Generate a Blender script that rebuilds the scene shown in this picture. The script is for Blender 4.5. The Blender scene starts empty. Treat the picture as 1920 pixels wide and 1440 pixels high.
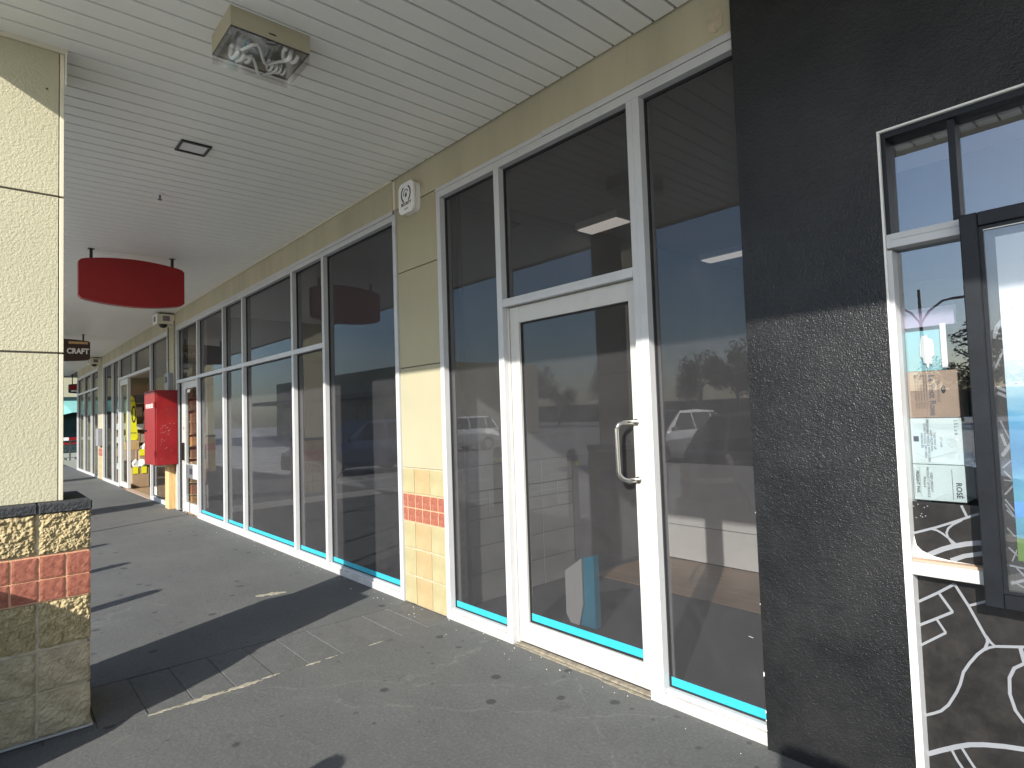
import bpy, bmesh, math, random
from mathutils import Vector, Matrix, noise
random.seed(7)
S = bpy.context.scene
C = S.collection
R = math.radians

# ---------------------------------------------------------------- camera
CAMLOC = Vector((0, -2.607, 1.5))
cr, cu, cf = Vector((.6613, .7494, -.0330)), Vector((.0580, -.0072, .9983)), Vector((-.7480, .6622, .0482))
cam = bpy.data.objects.new('camera', bpy.data.cameras.new('camera'))
C.objects.link(cam)
cf.normalize(); cr = (cr - cf * cr.dot(cf)).normalized(); cu = cr.cross(cf)
cam.matrix_world = Matrix(((cr.x, cu.x, -cf.x, CAMLOC.x), (cr.y, cu.y, -cf.y, CAMLOC.y), (cr.z, cu.z, -cf.z, CAMLOC.z), (0, 0, 0, 1)))
cam.data.sensor_width = 36; cam.data.lens = 1129.7 / 1920 * 36
cam.data.clip_start = .02; cam.data.clip_end = 800
S.camera = cam

# ---------------------------------------------------------------- light
SUN = Vector((.45, -1, .555)).normalized()          # towards the sun
sl = bpy.data.lights.new('sun', 'SUN'); sl.energy = 2.95; sl.angle = R(.5); sl.color = (1, .955, .885)
so = bpy.data.objects.new('sun', sl); C.objects.link(so)
so.rotation_euler = (-SUN).to_track_quat('-Z', 'Y').to_euler(); so.location = (6, -12, 8)
W = bpy.data.worlds.new('World'); S.world = W; W.use_nodes = True
wn, wl = W.node_tree.nodes, W.node_tree.links
bg = wn['Background']; bg.inputs['Strength'].default_value = .095
sky = wn.new('ShaderNodeTexSky'); sky.sky_type = 'NISHITA'; sky.sun_disc = False
sky.sun_elevation = math.asin(SUN.z); sky.sun_rotation = math.atan2(SUN.x, SUN.y)
sky.dust_density = 1.0; sky.ozone_density = 3.5
tc = wn.new('ShaderNodeTexCoord'); mp = wn.new('ShaderNodeMapping'); mp.inputs['Scale'].default_value = (1, 1.6, 7)
cn = wn.new('ShaderNodeTexNoise'); cn.inputs['Scale'].default_value = 2.2; cn.inputs['Detail'].default_value = 6; cn.inputs['Distortion'].default_value = .6
cr_ = wn.new('ShaderNodeValToRGB'); cr_.color_ramp.elements[0].position = .5; cr_.color_ramp.elements[1].position = .8
cm = wn.new('ShaderNodeMixRGB'); cm.inputs[2].default_value = (4.2, 4.4, 4.8, 1)
cs = wn.new('ShaderNodeMath'); cs.operation = 'MULTIPLY'; cs.inputs[1].default_value = .3
wl.new(tc.outputs['Generated'], mp.inputs[0]); wl.new(mp.outputs[0], cn.inputs['Vector']); wl.new(cn.outputs[0], cr_.inputs[0])
wl.new(cr_.outputs[0], cs.inputs[0]); wl.new(cs.outputs[0], cm.inputs[0]); wl.new(sky.outputs[0], cm.inputs[1]); wl.new(cm.outputs[0], bg.inputs[0])
S.view_settings.view_transform = 'Standard'; S.view_settings.look = 'None'; S.view_settings.gamma = 1
S.view_settings.exposure = 1.50; S.view_settings.use_curve_mapping = False
S.render.engine = 'CYCLES'
S.cycles.max_bounces = 10; S.cycles.diffuse_bounces = 6; S.cycles.transparent_max_bounces = 16

# ---------------------------------------------------------------- materials
def nt(name):
    m = bpy.data.materials.new(name); m.use_nodes = True
    return m, m.node_tree.nodes, m.node_tree.links, m.node_tree.nodes['Principled BSDF']
def node(n, kind, **kw):
    o = n.new('ShaderNode' + kind)
    for k, v in kw.items():
        if k in ('scale', 'detail', 'roughness', 'distortion'): o.inputs[k.capitalize()].default_value = v
        else: setattr(o, k, v)
    return o
def ramp(n, a, b, ca=(0, 0, 0, 1), cb=(1, 1, 1, 1)):
    r = n.new('ShaderNodeValToRGB'); e = r.color_ramp.elements
    e[0].position = a; e[1].position = b; e[0].color = ca; e[1].color = cb
    return r
def c4(c): return (c[0], c[1], c[2], 1)
def mat(name, col, rough=.5, metal=0, var=.12, vscale=4, bump=0, bscale=60, spec=.5, col2=None, grime=0, stretch=None, bdist=.01):
    """plain surface: base colour wandering a little, optional fine relief and grime"""
    m, n, l, p = nt(name)
    co = n.new('ShaderNodeTexCoord'); vec = co.outputs['Object']
    if stretch:
        mm = n.new('ShaderNodeMapping'); mm.inputs['Scale'].default_value = stretch; l.new(vec, mm.inputs[0]); vec = mm.outputs[0]
    nz = node(n, 'TexNoise', scale=vscale, detail=6, roughness=.6); l.new(vec, nz.inputs['Vector'])
    c2 = col2 or tuple(max(0, c * (1 - var)) for c in col); c1 = col if col2 else tuple(min(1, c * (1 + var)) for c in col)
    r = ramp(n, .35, .65, c4(c2), c4(c1)); l.new(nz.outputs[0], r.inputs[0]); out = r.outputs[0]
    if grime:
        g = node(n, 'TexNoise', scale=vscale * 5, detail=8, roughness=.75); l.new(vec, g.inputs['Vector'])
        gr = ramp(n, .56, .72); l.new(g.outputs[0], gr.inputs[0])
        ms = n.new('ShaderNodeMath'); ms.operation = 'MULTIPLY'; ms.inputs[1].default_value = grime; l.new(gr.outputs[0], ms.inputs[0])
        mx = n.new('ShaderNodeMixRGB'); mx.inputs[2].default_value = c4(tuple(c * .45 for c in col)); l.new(ms.outputs[0], mx.inputs[0]); l.new(out, mx.inputs[1]); out = mx.outputs[0]
    l.new(out, p.inputs['Base Color'])
    p.inputs['Roughness'].default_value = rough; p.inputs['Metallic'].default_value = metal
    p.inputs['Specular IOR Level'].default_value = spec
    if bump:
        b = node(n, 'TexNoise', scale=bscale, detail=4, roughness=.6); l.new(co.outputs['Object'], b.inputs['Vector'])
        bm = n.new('ShaderNodeBump'); bm.inputs['Strength'].default_value = bump; bm.inputs['Distance'].default_value = bdist
        l.new(b.outputs[0], bm.inputs['Height']); l.new(bm.outputs[0], p.inputs['Normal'])
    return m
def glass(name, tint, veil, vcol, rough=0.0, base=.05, edge=.85):
    """thin sheet: tinted see-through + dusty film that catches the sun + mirror reflection growing at grazing angles"""
    m, n, l, p = nt(name); n.remove(p); out = n['Material Output']
    tr = n.new('ShaderNodeBsdfTransparent'); tr.inputs[0].default_value = c4(tint)
    co = n.new('ShaderNodeTexCoord'); nz = node(n, 'TexNoise', scale=3.5, detail=9, roughness=.72, distortion=1.2); l.new(co.outputs['Object'], nz.inputs['Vector'])
    r = ramp(n, .3, .72, c4(tuple(v * .75 for v in vcol)), c4(tuple(v * 1.25 for v in vcol))); l.new(nz.outputs[0], r.inputs[0])
    df = n.new('ShaderNodeBsdfDiffuse'); l.new(r.outputs[0], df.inputs[0])
    a = n.new('ShaderNodeMixShader'); a.inputs[0].default_value = veil; l.new(tr.outputs[0], a.inputs[1]); l.new(df.outputs[0], a.inputs[2])
    gl = n.new('ShaderNodeBsdfGlossy'); gl.inputs['Roughness'].default_value = rough
    lw = n.new('ShaderNodeLayerWeight'); lw.inputs[0].default_value = .5
    pw = n.new('ShaderNodeMath'); pw.operation = 'POWER'; pw.inputs[1].default_value = 5.0; l.new(lw.outputs['Facing'], pw.inputs[0])
    ma = n.new('ShaderNodeMath'); ma.operation = 'MULTIPLY_ADD'; ma.inputs[1].default_value = edge; ma.inputs[2].default_value = base; l.new(pw.outputs[0], ma.inputs[0])
    b = n.new('ShaderNodeMixShader'); l.new(ma.outputs[0], b.inputs[0]); l.new(a.outputs[0], b.inputs[1]); l.new(gl.outputs[0], b.inputs[2])
    wv = node(n, 'TexNoise', scale=1.3, detail=1); l.new(co.outputs['Object'], wv.inputs['Vector'])
    bm = n.new('ShaderNodeBump'); bm.inputs['Strength'].default_value = .10; bm.inputs['Distance'].default_value = .003
    l.new(wv.outputs[0], bm.inputs['Height']); l.new(bm.outputs[0], gl.inputs['Normal'])
    l.new(b.outputs[0], out.inputs[0])
    return m

M = {}
M['frame'] = mat('frame_white', (.47, .475, .475), .42, var=.05, vscale=3, grime=.25, bump=.05, bscale=120)
M['frame_dirty'] = mat('frame_sill_white', (.45, .445, .42), .55, var=.12, vscale=9, grime=.9)
M['door_white'] = mat('door_off_white', (.47, .465, .435), .45, var=.05, vscale=2, grime=.25)
M['cream'] = mat('cream_paint_smooth', (.352, .322, .212), .75, var=.05, vscale=1.2, bump=.12, bscale=140, bdist=.004)
M['cream_stain'] = mat('cream_paint_stained', (.43, .39, .265), .75, var=.10, vscale=1.5, grime=.15, bump=.12, bscale=140, bdist=.004, stretch=(1.5, 1, .35))
M['stucco'] = mat('cream_stucco', (.47, .44, .30), .85, var=.04, vscale=1.5, bump=.55, bscale=85, bdist=.008)
M['bead'] = mat('cream_metal_bead', (.66, .61, .46), .5, var=.03)
M['sealant'] = mat('dark_joint', (.10, .085, .065), .8)
M['block'] = mat('split_face_block', (.50, .405, .225), .92, var=.0, vscale=28, bump=.9, bscale=120, bdist=.012, col2=(.34, .265, .135))
M['block_smooth'] = mat('worn_block', (.47, .39, .25), .9, vscale=9, bump=.45, bscale=110, bdist=.008, col2=(.31, .25, .155))
M['mortar'] = mat('beige_mortar', (.47, .40, .28), .95, var=.15, vscale=20, bump=.4, bscale=150)
M['mortar_pale'] = mat('spilled_mortar', (.31, .285, .215), .95, var=.25, vscale=25)
M['dirt'] = mat('door_dirt', (.24, .21, .155), .95, var=.3, vscale=30)
M['mortar_red'] = mat('orange_mortar', (.62, .33, .19), .95, var=.12, vscale=20, bump=.3, bscale=150)
M['cap'] = mat('charcoal_painted_block', (.045, .046, .05), .85, vscale=40, col2=(.018, .019, .022), bump=1.0, bscale=70, bdist=.012)
M['tile'] = mat('sand_wall_tile', (.37, .33, .185), .8, vscale=6, bump=.2, bscale=90, col2=(.315, .265, .135), bdist=.004)
M['tile_orange'] = mat('tan_wall_tile', (.385, .30, .16), .8, vscale=6, bump=.2, bscale=90, col2=(.33, .24, .115), bdist=.004)
M['soffit'] = mat('soffit_cream_steel', (.80, .80, .745), .34, var=.05, vscale=.8, bump=.05, bscale=12, grime=.14, spec=.5)
M['soffit_groove_shade'] = mat('soffit_groove_shade', (.20, .195, .165), .6, var=.05)  # shade of the slat grooves painted in as a darker backing colour
M['red'] = mat('red_enamel', (.23, .008, .010), .38, var=.15, vscale=3)
M['red_sign'] = mat('red_sign_skin', (.26, .005, .006), .40, var=.05, vscale=2, bump=.1, bscale=40, bdist=.003)
M['scratch'] = mat('pale_scratch', (.62, .42, .40), .8)
M['black'] = mat('black_satin', (.012, .012, .013), .4)
M['charcoal'] = mat('charcoal_powder_coat', (.008, .0095, .012), .42, spec=.3, var=.2, vscale=8, bump=.1, bscale=200)
M['gasket'] = mat('black_gasket', (.012, .012, .013), .7)
M['tape'] = mat('cyan_tape', (.03, .36, .46), .45, var=.06, vscale=12)
M['chrome'] = mat('brushed_steel', (.62, .60, .55), .22, metal=1, var=.04)
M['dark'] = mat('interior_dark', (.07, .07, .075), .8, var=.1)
M['int_wall'] = mat('interior_wall', (.42, .42, .42), .85, var=.03, vscale=1)
M['int_grey'] = mat('interior_grey_wall', (.20, .20, .21), .85, var=.06, vscale=2)
M['int_tile'] = mat('interior_grey_tile', (.30, .305, .30), .8, var=.06, vscale=3, bump=.15)
M['wood'] = mat('wood_floor', (.30, .20, .12), .45, var=.25, vscale=3, stretch=(.6, 14, 1))
M['ply'] = mat('pine_board', (.62, .42, .20), .7, vscale=5, stretch=(5, 5, .5), col2=(.52, .33, .15))
M['carton'] = mat('brown_cardboard', (.42, .28, .17), .85, var=.08)
M['carton_tan'] = mat('tan_cardboard', (.40, .285, .205), .85, var=.06)
M['carton_white'] = mat('white_cardboard', (.60, .67, .62), .8, var=.04)
M['white'] = mat('white_plastic', (.78, .78, .76), .4, var=.02)
M['offwhite'] = mat('off_white_paper', (.70, .70, .66), .8, var=.05)
M['yellow'] = mat('fluoro_yellow', (.85, .80, .02), .6, var=.03)
M['ink'] = mat('dark_ink', (.04, .04, .045), .7)
M['ink_soft'] = mat('faded_ink', (.16, .14, .15), .7)
M['map_line'] = mat('silver_line_print', (.20, .21, .225), .5, var=.06)
M['letter'] = mat('pale_letter', (.78, .76, .70), .5)
M['teal'] = mat('teal_fabric', (.16, .36, .32), .8, vscale=1)
M['dark_teal'] = mat('dark_teal_glass', (.02, .045, .045), .2, var=.4, vscale=1)
M['asphalt'] = mat('asphalt', (.42, .415, .39), .9, var=.2, vscale=3, bump=.4, bscale=250)
M['concrete'] = mat('concrete_kerb', (.36, .35, .32), .85, var=.12, vscale=6, bump=.2)
M['line_paint'] = mat('white_line_paint', (.70, .70, .68), .7, grime=.4, vscale=4)
M['cardboard_blue'] = mat('cyan_card', (.02, .22, .34), .6)
M['leaf_bark'] = mat('bark', (.10, .075, .05), .9, bump=.6, bscale=20)
M['pole'] = mat('red_brown_pole', (.13, .055, .04), .5)
M['tyre'] = mat('tyre_rubber', (.02, .02, .02), .8)
M['diffuser_white'] = mat('light_reflector', (.72, .72, .72), .35, var=.03)
M['bulb'] = mat('bulb_glass', (.85, .86, .85), .12)
M['lampbox'] = mat('lamp_housing_cream', (.42, .38, .26), .5, var=.05)
M['pane'] = glass('tinted_pane', (.83, .83, .83), .19, (.094, .093, .098), base=.042, edge=.62)
M['pane_clear'] = glass('clear_pane', (.80, .83, .81), .05, (.3, .32, .32), base=.06)
M['pane_shop'] = glass('far_pane', (.90, .92, .91), .03, (.2, .2, .2), base=.04, edge=.2)
M['pane_reflect'] = glass('dark_pane', (.90, .92, .94), .01, (.2, .21, .22), base=.13)
M['cover'] = glass('lamp_cover', (.94, .94, .92), .05, (.55, .55, .52), rough=.06, base=.12)
M['acrylic'] = glass('case_acrylic', (.92, .93, .94), .03, (.5, .5, .5), base=.09)

def red_tile():
    m, n, l, p = nt('red_brick_tile')
    co = n.new('ShaderNodeTexCoord')
    v = node(n, 'TexVoronoi', scale=90); l.new(co.outputs['Object'], v.inputs['Vector'])
    r = ramp(n, .10, .22, (.60, .50, .40, 1), (.29, .095, .058, 1)); l.new(v.outputs['Distance'], r.inputs[0])
    nz = node(n, 'TexNoise', scale=30, detail=5); l.new(co.outputs['Object'], nz.inputs['Vector'])
    r2 = ramp(n, .4, .62, (.22, .066, .040, 1), (.33, .115, .070, 1)); l.new(nz.outputs[0], r2.inputs[0])
    gate = ramp(n, .62, .66); sep = n.new('ShaderNodeSeparateColor'); l.new(v.outputs['Color'], sep.inputs[0]); l.new(sep.outputs[0], gate.inputs[0])
    mx = n.new('ShaderNodeMixRGB'); l.new(gate.outputs[0], mx.inputs[0]); l.new(r2.outputs[0], mx.inputs[1]); l.new(r.outputs[0], mx.inputs[2])
    l.new(mx.outputs[0], p.inputs['Base Color']); p.inputs['Roughness'].default_value = .8
    b = n.new('ShaderNodeBump'); b.inputs['Strength'].default_value = .5; b.inputs['Distance'].default_value = .006
    l.new(nz.outputs[0], b.inputs['Height']); l.new(b.outputs[0], p.inputs['Normal'])
    return m
M['red_tile'] = red_tile()

def black_wall():
    m, n, l, p = nt('black_textured_paint')
    co = n.new('ShaderNodeTexCoord')
    nz = node(n, 'TexNoise', scale=170, detail=2, roughness=.5); l.new(co.outputs['Object'], nz.inputs['Vector'])
    n2 = node(n, 'TexNoise', scale=60, detail=3, roughness=.6); l.new(co.outputs['Object'], n2.inputs['Vector'])
    ad = n.new('ShaderNodeMath'); ad.operation = 'ADD'; l.new(nz.outputs[0], ad.inputs[0]); l.new(n2.outputs[0], ad.inputs[1])
    b = n.new('ShaderNodeBump'); b.inputs['Strength'].default_value = .62; b.inputs['Distance'].default_value = .005
    l.new(ad.outputs[0], b.inputs['Height']); l.new(b.outputs[0], p.inputs['Normal'])
    n3 = node(n, 'TexNoise', scale=2.5, detail=8, roughness=.7); l.new(co.outputs['Object'], n3.inputs['Vector'])
    r = ramp(n, .35, .7, (.007, .0073, .008, 1), (.021, .021, .0212, 1)); l.new(n3.outputs[0], r.inputs[0])
    v = node(n, 'TexVoronoi', scale=34); l.new(co.outputs['Object'], v.inputs['Vector'])
    vr = ramp(n, .055, .075, (1, 1, 1, 1), (0, 0, 0, 1)); l.new(v.outputs['Distance'], vr.inputs[0])
    sep = n.new('ShaderNodeSeparateColor'); l.new(v.outputs['Color'], sep.inputs[0]); g = ramp(n, .93, .94); l.new(sep.outputs[1], g.inputs[0])
    ml = n.new('ShaderNodeMath'); ml.operation = 'MULTIPLY'; l.new(vr.outputs[0], ml.inputs[0]); l.new(g.outputs[0], ml.inputs[1])
    mx = n.new('ShaderNodeMixRGB'); mx.inputs[2].default_value = (.28, .27, .24, 1); l.new(ml.outputs[0], mx.inputs[0]); l.new(r.outputs[0], mx.inputs[1])
    l.new(mx.outputs[0], p.inputs['Base Color']); p.inputs['Roughness'].default_value = .34; p.inputs['Specular IOR Level'].default_value = .37
    return m
M['black_wall'] = black_wall()

def vinyl():
    m, n, l, p = nt('black_vinyl')
    co = n.new('ShaderNodeTexCoord')
    n3 = node(n, 'TexNoise', scale=9, detail=9, roughness=.75); l.new(co.outputs['Object'], n3.inputs['Vector'])
    r = ramp(n, .4, .75, (.010, .0095, .009, 1), (.032, .029, .027, 1)); l.new(n3.outputs[0], r.inputs[0]); l.new(r.outputs[0], p.inputs['Base Color'])
    p.inputs['Roughness'].default_value = .35
    return m
M['vinyl'] = vinyl()

def paving(name, base, dark):
    m, n, l, p = nt(name)
    co = n.new('ShaderNodeTexCoord'); V = co.outputs['Object']
    big = node(n, 'TexNoise', scale=1.1, detail=9, roughness=.68); l.new(V, big.inputs['Vector'])
    fine = node(n, 'TexNoise', scale=60, detail=6, roughness=.7); l.new(V, fine.inputs['Vector'])
    mid = node(n, 'TexNoise', scale=9, detail=8, roughness=.72, distortion=.8); l.new(V, mid.inputs['Vector'])
    r = ramp(n, .34, .68, c4(dark), c4(base)); l.new(big.outputs[0], r.inputs[0]); cur = r.outputs[0]
    def over(fac, col, amt):
        nonlocal cur
        a = n.new('ShaderNodeMath'); a.operation = 'MULTIPLY'; a.inputs[1].default_value = amt; l.new(fac, a.inputs[0])
        x = n.new('ShaderNodeMixRGB'); x.inputs[2].default_value = c4(col); l.new(a.outputs[0], x.inputs[0]); l.new(cur, x.inputs[1]); cur = x.outputs[0]
    f1 = ramp(n, .50, .72); l.new(fine.outputs[0], f1.inputs[0]); over(f1.outputs[0], tuple(c * 1.8 for c in base), .42)
    f0 = ramp(n, .28, .45, (1, 1, 1, 1), (0, 0, 0, 1)); l.new(fine.outputs[0], f0.inputs[0]); over(f0.outputs[0], tuple(c * .55 for c in base), .5)
    m1 = ramp(n, .58, .70); l.new(mid.outputs[0], m1.inputs[0]); over(m1.outputs[0], (.15, .148, .135), .28)
    m2 = ramp(n, .30, .42, (1, 1, 1, 1), (0, 0, 0, 1)); l.new(mid.outputs[0], m2.inputs[0]); over(m2.outputs[0], tuple(c * .6 for c in dark), .5)
    # chewing gum and oil spots
    ds = n.new('ShaderNodeMixRGB'); ds.inputs[0].default_value = .02; nn = node(n, 'TexNoise', scale=14, detail=4); l.new(V, nn.inputs['Vector']); l.new(V, ds.inputs[1]); l.new(nn.outputs['Color'], ds.inputs[2])
    for sc, rad, gate, col, amt in ((4.2, .14, .36, (.030, .030, .030), .75), (7.5, .12, .60, (.04, .04, .04), .65), (22, .05, .90, (.50, .49, .45), .8), (3.1, .12, .75, (.06, .06, .058), .5)):
        v = node(n, 'TexVoronoi', scale=sc); l.new(ds.outputs[0], v.inputs['Vector'])
        a = ramp(n, rad * .75, rad, (1, 1, 1, 1), (0, 0, 0, 1)); l.new(v.outputs['Distance'], a.inputs[0])
        s = n.new('ShaderNodeSeparateColor'); l.new(v.outputs['Color'], s.inputs[0]); g = ramp(n, gate, gate + .01); l.new(s.outputs[0], g.inputs[0])
        q = n.new('ShaderNodeMath'); q.operation = 'MULTIPLY'; l.new(a.outputs[0], q.inputs[0]); l.new(g.outputs[0], q.inputs[1]); over(q.outputs[0], col, amt)
    # hairline cracks
    cd = n.new('ShaderNodeMixRGB'); cd.inputs[0].default_value = .18; nn2 = node(n, 'TexNoise', scale=3, detail=6); l.new(V, nn2.inputs['Vector']); l.new(V, cd.inputs[1]); l.new(nn2.outputs['Color'], cd.inputs[2])
    cv = node(n, 'TexVoronoi', scale=.55, feature='DISTANCE_TO_EDGE'); l.new(cd.outputs[0], cv.inputs['Vector'])
    ca = ramp(n, .0012, .0035, (1, 1, 1, 1), (0, 0, 0, 1)); l.new(cv.outputs['Distance'], ca.inputs[0])
    br = ramp(n, .45, .55); l.new(mid.outputs[0], br.inputs[0]); q = n.new('ShaderNodeMath'); q.operation = 'MULTIPLY'; l.new(ca.outputs[0], q.inputs[0]); l.new(br.outputs[0], q.inputs[1])
    over(q.outputs[0], (.21, .205, .18), .32)
    l.new(cur, p.inputs['Base Color']); p.inputs['Roughness'].default_value = .78; p.inputs['Specular IOR Level'].default_value = .4
    b = n.new('ShaderNodeBump'); b.inputs['Strength'].default_value = .45; b.inputs['Distance'].default_value = .004; l.new(fine.outputs[0], b.inputs['Height'])
    b2 = n.new('ShaderNodeBump'); b2.inputs['Strength'].default_value = .35; b2.inputs['Distance'].default_value = .012; l.new(mid.outputs[0], b2.inputs['Height']); l.new(b.outputs[0], b2.inputs['Normal'])
    l.new(b2.outputs[0], p.inputs['Normal'])
    return m
M['paving'] = paving('painted_pavement', (.108, .110, .106), (.082, .085, .083))
M['paver'] = paving('painted_paver', (.110, .112, .108), (.086, .088, .086))

def foliage(name, a, b):
    m, n, l, p = nt(name)
    oi = n.new('ShaderNodeNewGeometry')
    r = ramp(n, 0, 1, c4(a), c4(b)); l.new(oi.outputs['Random Per Island'], r.inputs[0]); l.new(r.outputs[0], p.inputs['Base Color']); p.inputs['Roughness'].default_value = .6
    return m
M['leaf'] = foliage('gum_leaves', (.025, .045, .018), (.075, .10, .045))

def poster_print():
    m, n, l, p = nt('sea_poster_print')
    co = n.new('ShaderNodeTexCoord'); sp = n.new('ShaderNodeSeparateXYZ'); l.new(co.outputs['Object'], sp.inputs[0])
    mpp = n.new('ShaderNodeMapping'); mpp.inputs['Scale'].default_value = (1.2, 1, 7); l.new(co.outputs['Object'], mpp.inputs[0])
    nz = node(n, 'TexNoise', scale=3, detail=7, distortion=.6); l.new(mpp.outputs[0], nz.inputs['Vector'])
    ma = n.new('ShaderNodeMath'); ma.operation = 'MULTIPLY_ADD'; ma.inputs[1].default_value = .16; l.new(nz.outputs[0], ma.inputs[0]); l.new(sp.outputs['Z'], ma.inputs[2])
    r = n.new('ShaderNodeValToRGB'); e = r.color_ramp.elements; r.color_ramp.interpolation = 'LINEAR'
    mr = n.new('ShaderNodeMapRange'); mr.inputs[1].default_value = -.46; mr.inputs[2].default_value = .62; l.new(ma.outputs[0], mr.inputs[0])
    e[0].position = 0; e[0].color = (.06, .22, .32, 1); e[1].position = 1; e[1].color = (.66, .68, .70, 1)
    for pos, col in ((.16, (.10, .34, .46, 1)), (.30, (.04, .22, .42, 1)), (.42, (.09, .33, .52, 1)), (.52, (.40, .60, .66, 1)), (.60, (.70, .72, .72, 1)), (.9, (.72, .73, .74, 1))):
        q = e.new(pos); q.color = col
    l.new(mr.outputs[0], r.inputs[0]); l.new(r.outputs[0], p.inputs['Base Color']); p.inputs['Roughness'].default_value = .4
    return m
M['poster'] = poster_print()

def emissive(name, col, st):
    m, n, l, p = nt(name); p.inputs['Base Color'].default_value = c4(col); p.inputs['Emission Color'].default_value = c4(col); p.inputs['Emission Strength'].default_value = st
    return m
M['tube'] = emissive('lit_diffuser', (1, .93, .85), .25)
def carpaint(name, col):
    m, n, l, p = nt(name); p.inputs['Base Color'].default_value = c4(col); p.inputs['Metallic'].default_value = .5; p.inputs['Roughness'].default_value = .3
    p.inputs['Coat Weight'].default_value = .8; return m
M['silver_car'] = carpaint('silver_car_paint', (.55, .56, .57)); M['white_car'] = carpaint('white_car_paint', (.7, .7, .7)); M['blue_car'] = carpaint('dark_blue_car_paint', (.03, .05, .10))
M['car_glass'] = mat('car_window', (.01, .012, .014), .06, spec=.8)

# ---------------------------------------------------------------- helpers
def world_of(p):
    v = Vector((0, 0, 0))
    while p is not None: v += Vector(p.location); p = p.parent
    return v
class MB:
    def __init__(s): s.bm = bmesh.new()
    def box(s, x0, x1, y0, y1, z0, z1, bevel=0):
        if x0 > x1: x0, x1 = x1, x0
        if y0 > y1: y0, y1 = y1, y0
        t = bmesh.new(); bmesh.ops.create_cube(t, size=1)
        for v in t.verts: v.co = Vector((x0 + (v.co.x + .5) * (x1 - x0), y0 + (v.co.y + .5) * (y1 - y0), z0 + (v.co.z + .5) * (z1 - z0)))
        if bevel: bmesh.ops.bevel(t, geom=t.edges[:], offset=bevel, segments=1, affect='EDGES')
        s.join(t); return s
    def join(s, t):
        me = bpy.data.meshes.new('tmp'); t.to_mesh(me); t.free(); s.bm.from_mesh(me); bpy.data.meshes.remove(me)
    def cyl(s, p0, p1, r0, r1=None, seg=16, cap=True):
        r1 = r0 if r1 is None else r1; p0, p1 = Vector(p0), Vector(p1); d = p1 - p0
        t = bmesh.new(); bmesh.ops.create_cone(t, cap_ends=cap, segments=seg, radius1=r0, radius2=r1, depth=d.length)
        q = d.to_track_quat('Z', 'Y').to_matrix().to_4x4(); q.translation = (p0 + p1) / 2
        bmesh.ops.transform(t, matrix=q, verts=t.verts[:]); s.join(t); return s
    def tube(s, pts, r, seg=12):
        pts = [Vector(p) for p in pts]; rings = []; up = Vector((.13, .27, 1)).normalized()
        for i, p in enumerate(pts):
            d = (pts[min(i + 1, len(pts) - 1)] - pts[max(i - 1, 0)]).normalized()
            a = d.cross(up).normalized(); b = a.cross(d)
            rings.append([s.bm.verts.new(p + a * math.cos(2 * math.pi * k / seg) * r + b * math.sin(2 * math.pi * k / seg) * r) for k in range(seg)])
        for A, B in zip(rings, rings[1:]):
            for k in range(seg): s.bm.faces.new((A[k], A[(k + 1) % seg], B[(k + 1) % seg], B[k]))
        s.bm.faces.new(rings[0]); s.bm.faces.new(rings[-1][::-1]); return s
    def poly_prism(s, pts, axis, a, b):
        """outline pts (2D) extruded along axis 'x','y','z' from a to b"""
        def P(p, t): return {'x': (t, p[0], p[1]), 'y': (p[0], t, p[1]), 'z': (p[0], p[1], t)}[axis]
        A = [s.bm.verts.new(P(p, a)) for p in pts]; B = [s.bm.verts.new(P(p, b)) for p in pts]
        n = len(pts); s.bm.faces.new(A); s.bm.faces.new(B[::-1])
        for k in range(n): s.bm.faces.new((A[k], B[k], B[(k + 1) % n], A[(k + 1) % n]))
        return s
    def lathe(s, prof, c, seg=24):
        rings = []
        for r, z in prof: rings.append([s.bm.verts.new((c[0] + r * math.cos(2 * math.pi * k / seg), c[1] + r * math.sin(2 * math.pi * k / seg), c[2] + z)) for k in range(seg)])
        for A, B in zip(rings, rings[1:]):
            for k in range(seg): s.bm.faces.new((A[k], A[(k + 1) % seg], B[(k + 1) % seg], B[k]))
        s.bm.faces.new(rings[0][::-1]); s.bm.faces.new(rings[-1]); return s
    def build(s, name, m, parent=None, smooth=False, origin=None):
        bmesh.ops.recalc_face_normals(s.bm, faces=s.bm.faces[:])
        vs = [v.co for v in s.bm.verts]
        if origin is None:
            mn = Vector([min(v[i] for v in vs) for i in range(3)]); mx = Vector([max(v[i] for v in vs) for i in range(3)]); origin = (mn + mx) / 2
            if parent is None: origin.z = mn.z
        origin = Vector(origin)
        bmesh.ops.translate(s.bm, vec=-origin, verts=s.bm.verts[:])
        me = bpy.data.meshes.new(name); s.bm.to_mesh(me); s.bm.free()
        if smooth:
            for f in me.polygons: f.use_smooth = True
        me.materials.append(M[m] if isinstance(m, str) else m)
        o = bpy.data.objects.new(name, me); C.objects.link(o); o.location = origin
        if parent is not None: o.parent = parent; o.location = origin - world_of(parent)
        return o
def part(name, m, parent, *boxes, bevel=0):
    b = MB()
    for q in boxes: b.box(*q, bevel=bevel)
    return b.build(name, m, parent)
def tag(o, label=None, cat=None, group=None, kind=None):
    if label: o['label'] = label
    if cat: o['category'] = cat
    if group: o['group'] = group
    if kind: o['kind'] = kind
    return o
def thing(name, loc, label, cat, group=None):
    o = bpy.data.objects.new(name, None); C.objects.link(o); o.location = loc; o.empty_display_size = .1
    return tag(o, label, cat, group)
def structure(name, m, *boxes):
    return tag(part(name, m, None, *boxes), kind='structure')
def inst(o, loc, parent=None):
    c = o.copy(); C.objects.link(c); c.parent = parent if parent is not None else o.parent
    c.location = Vector(loc) - (world_of(c.parent) if c.parent else Vector((0, 0, 0))); return c
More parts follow.
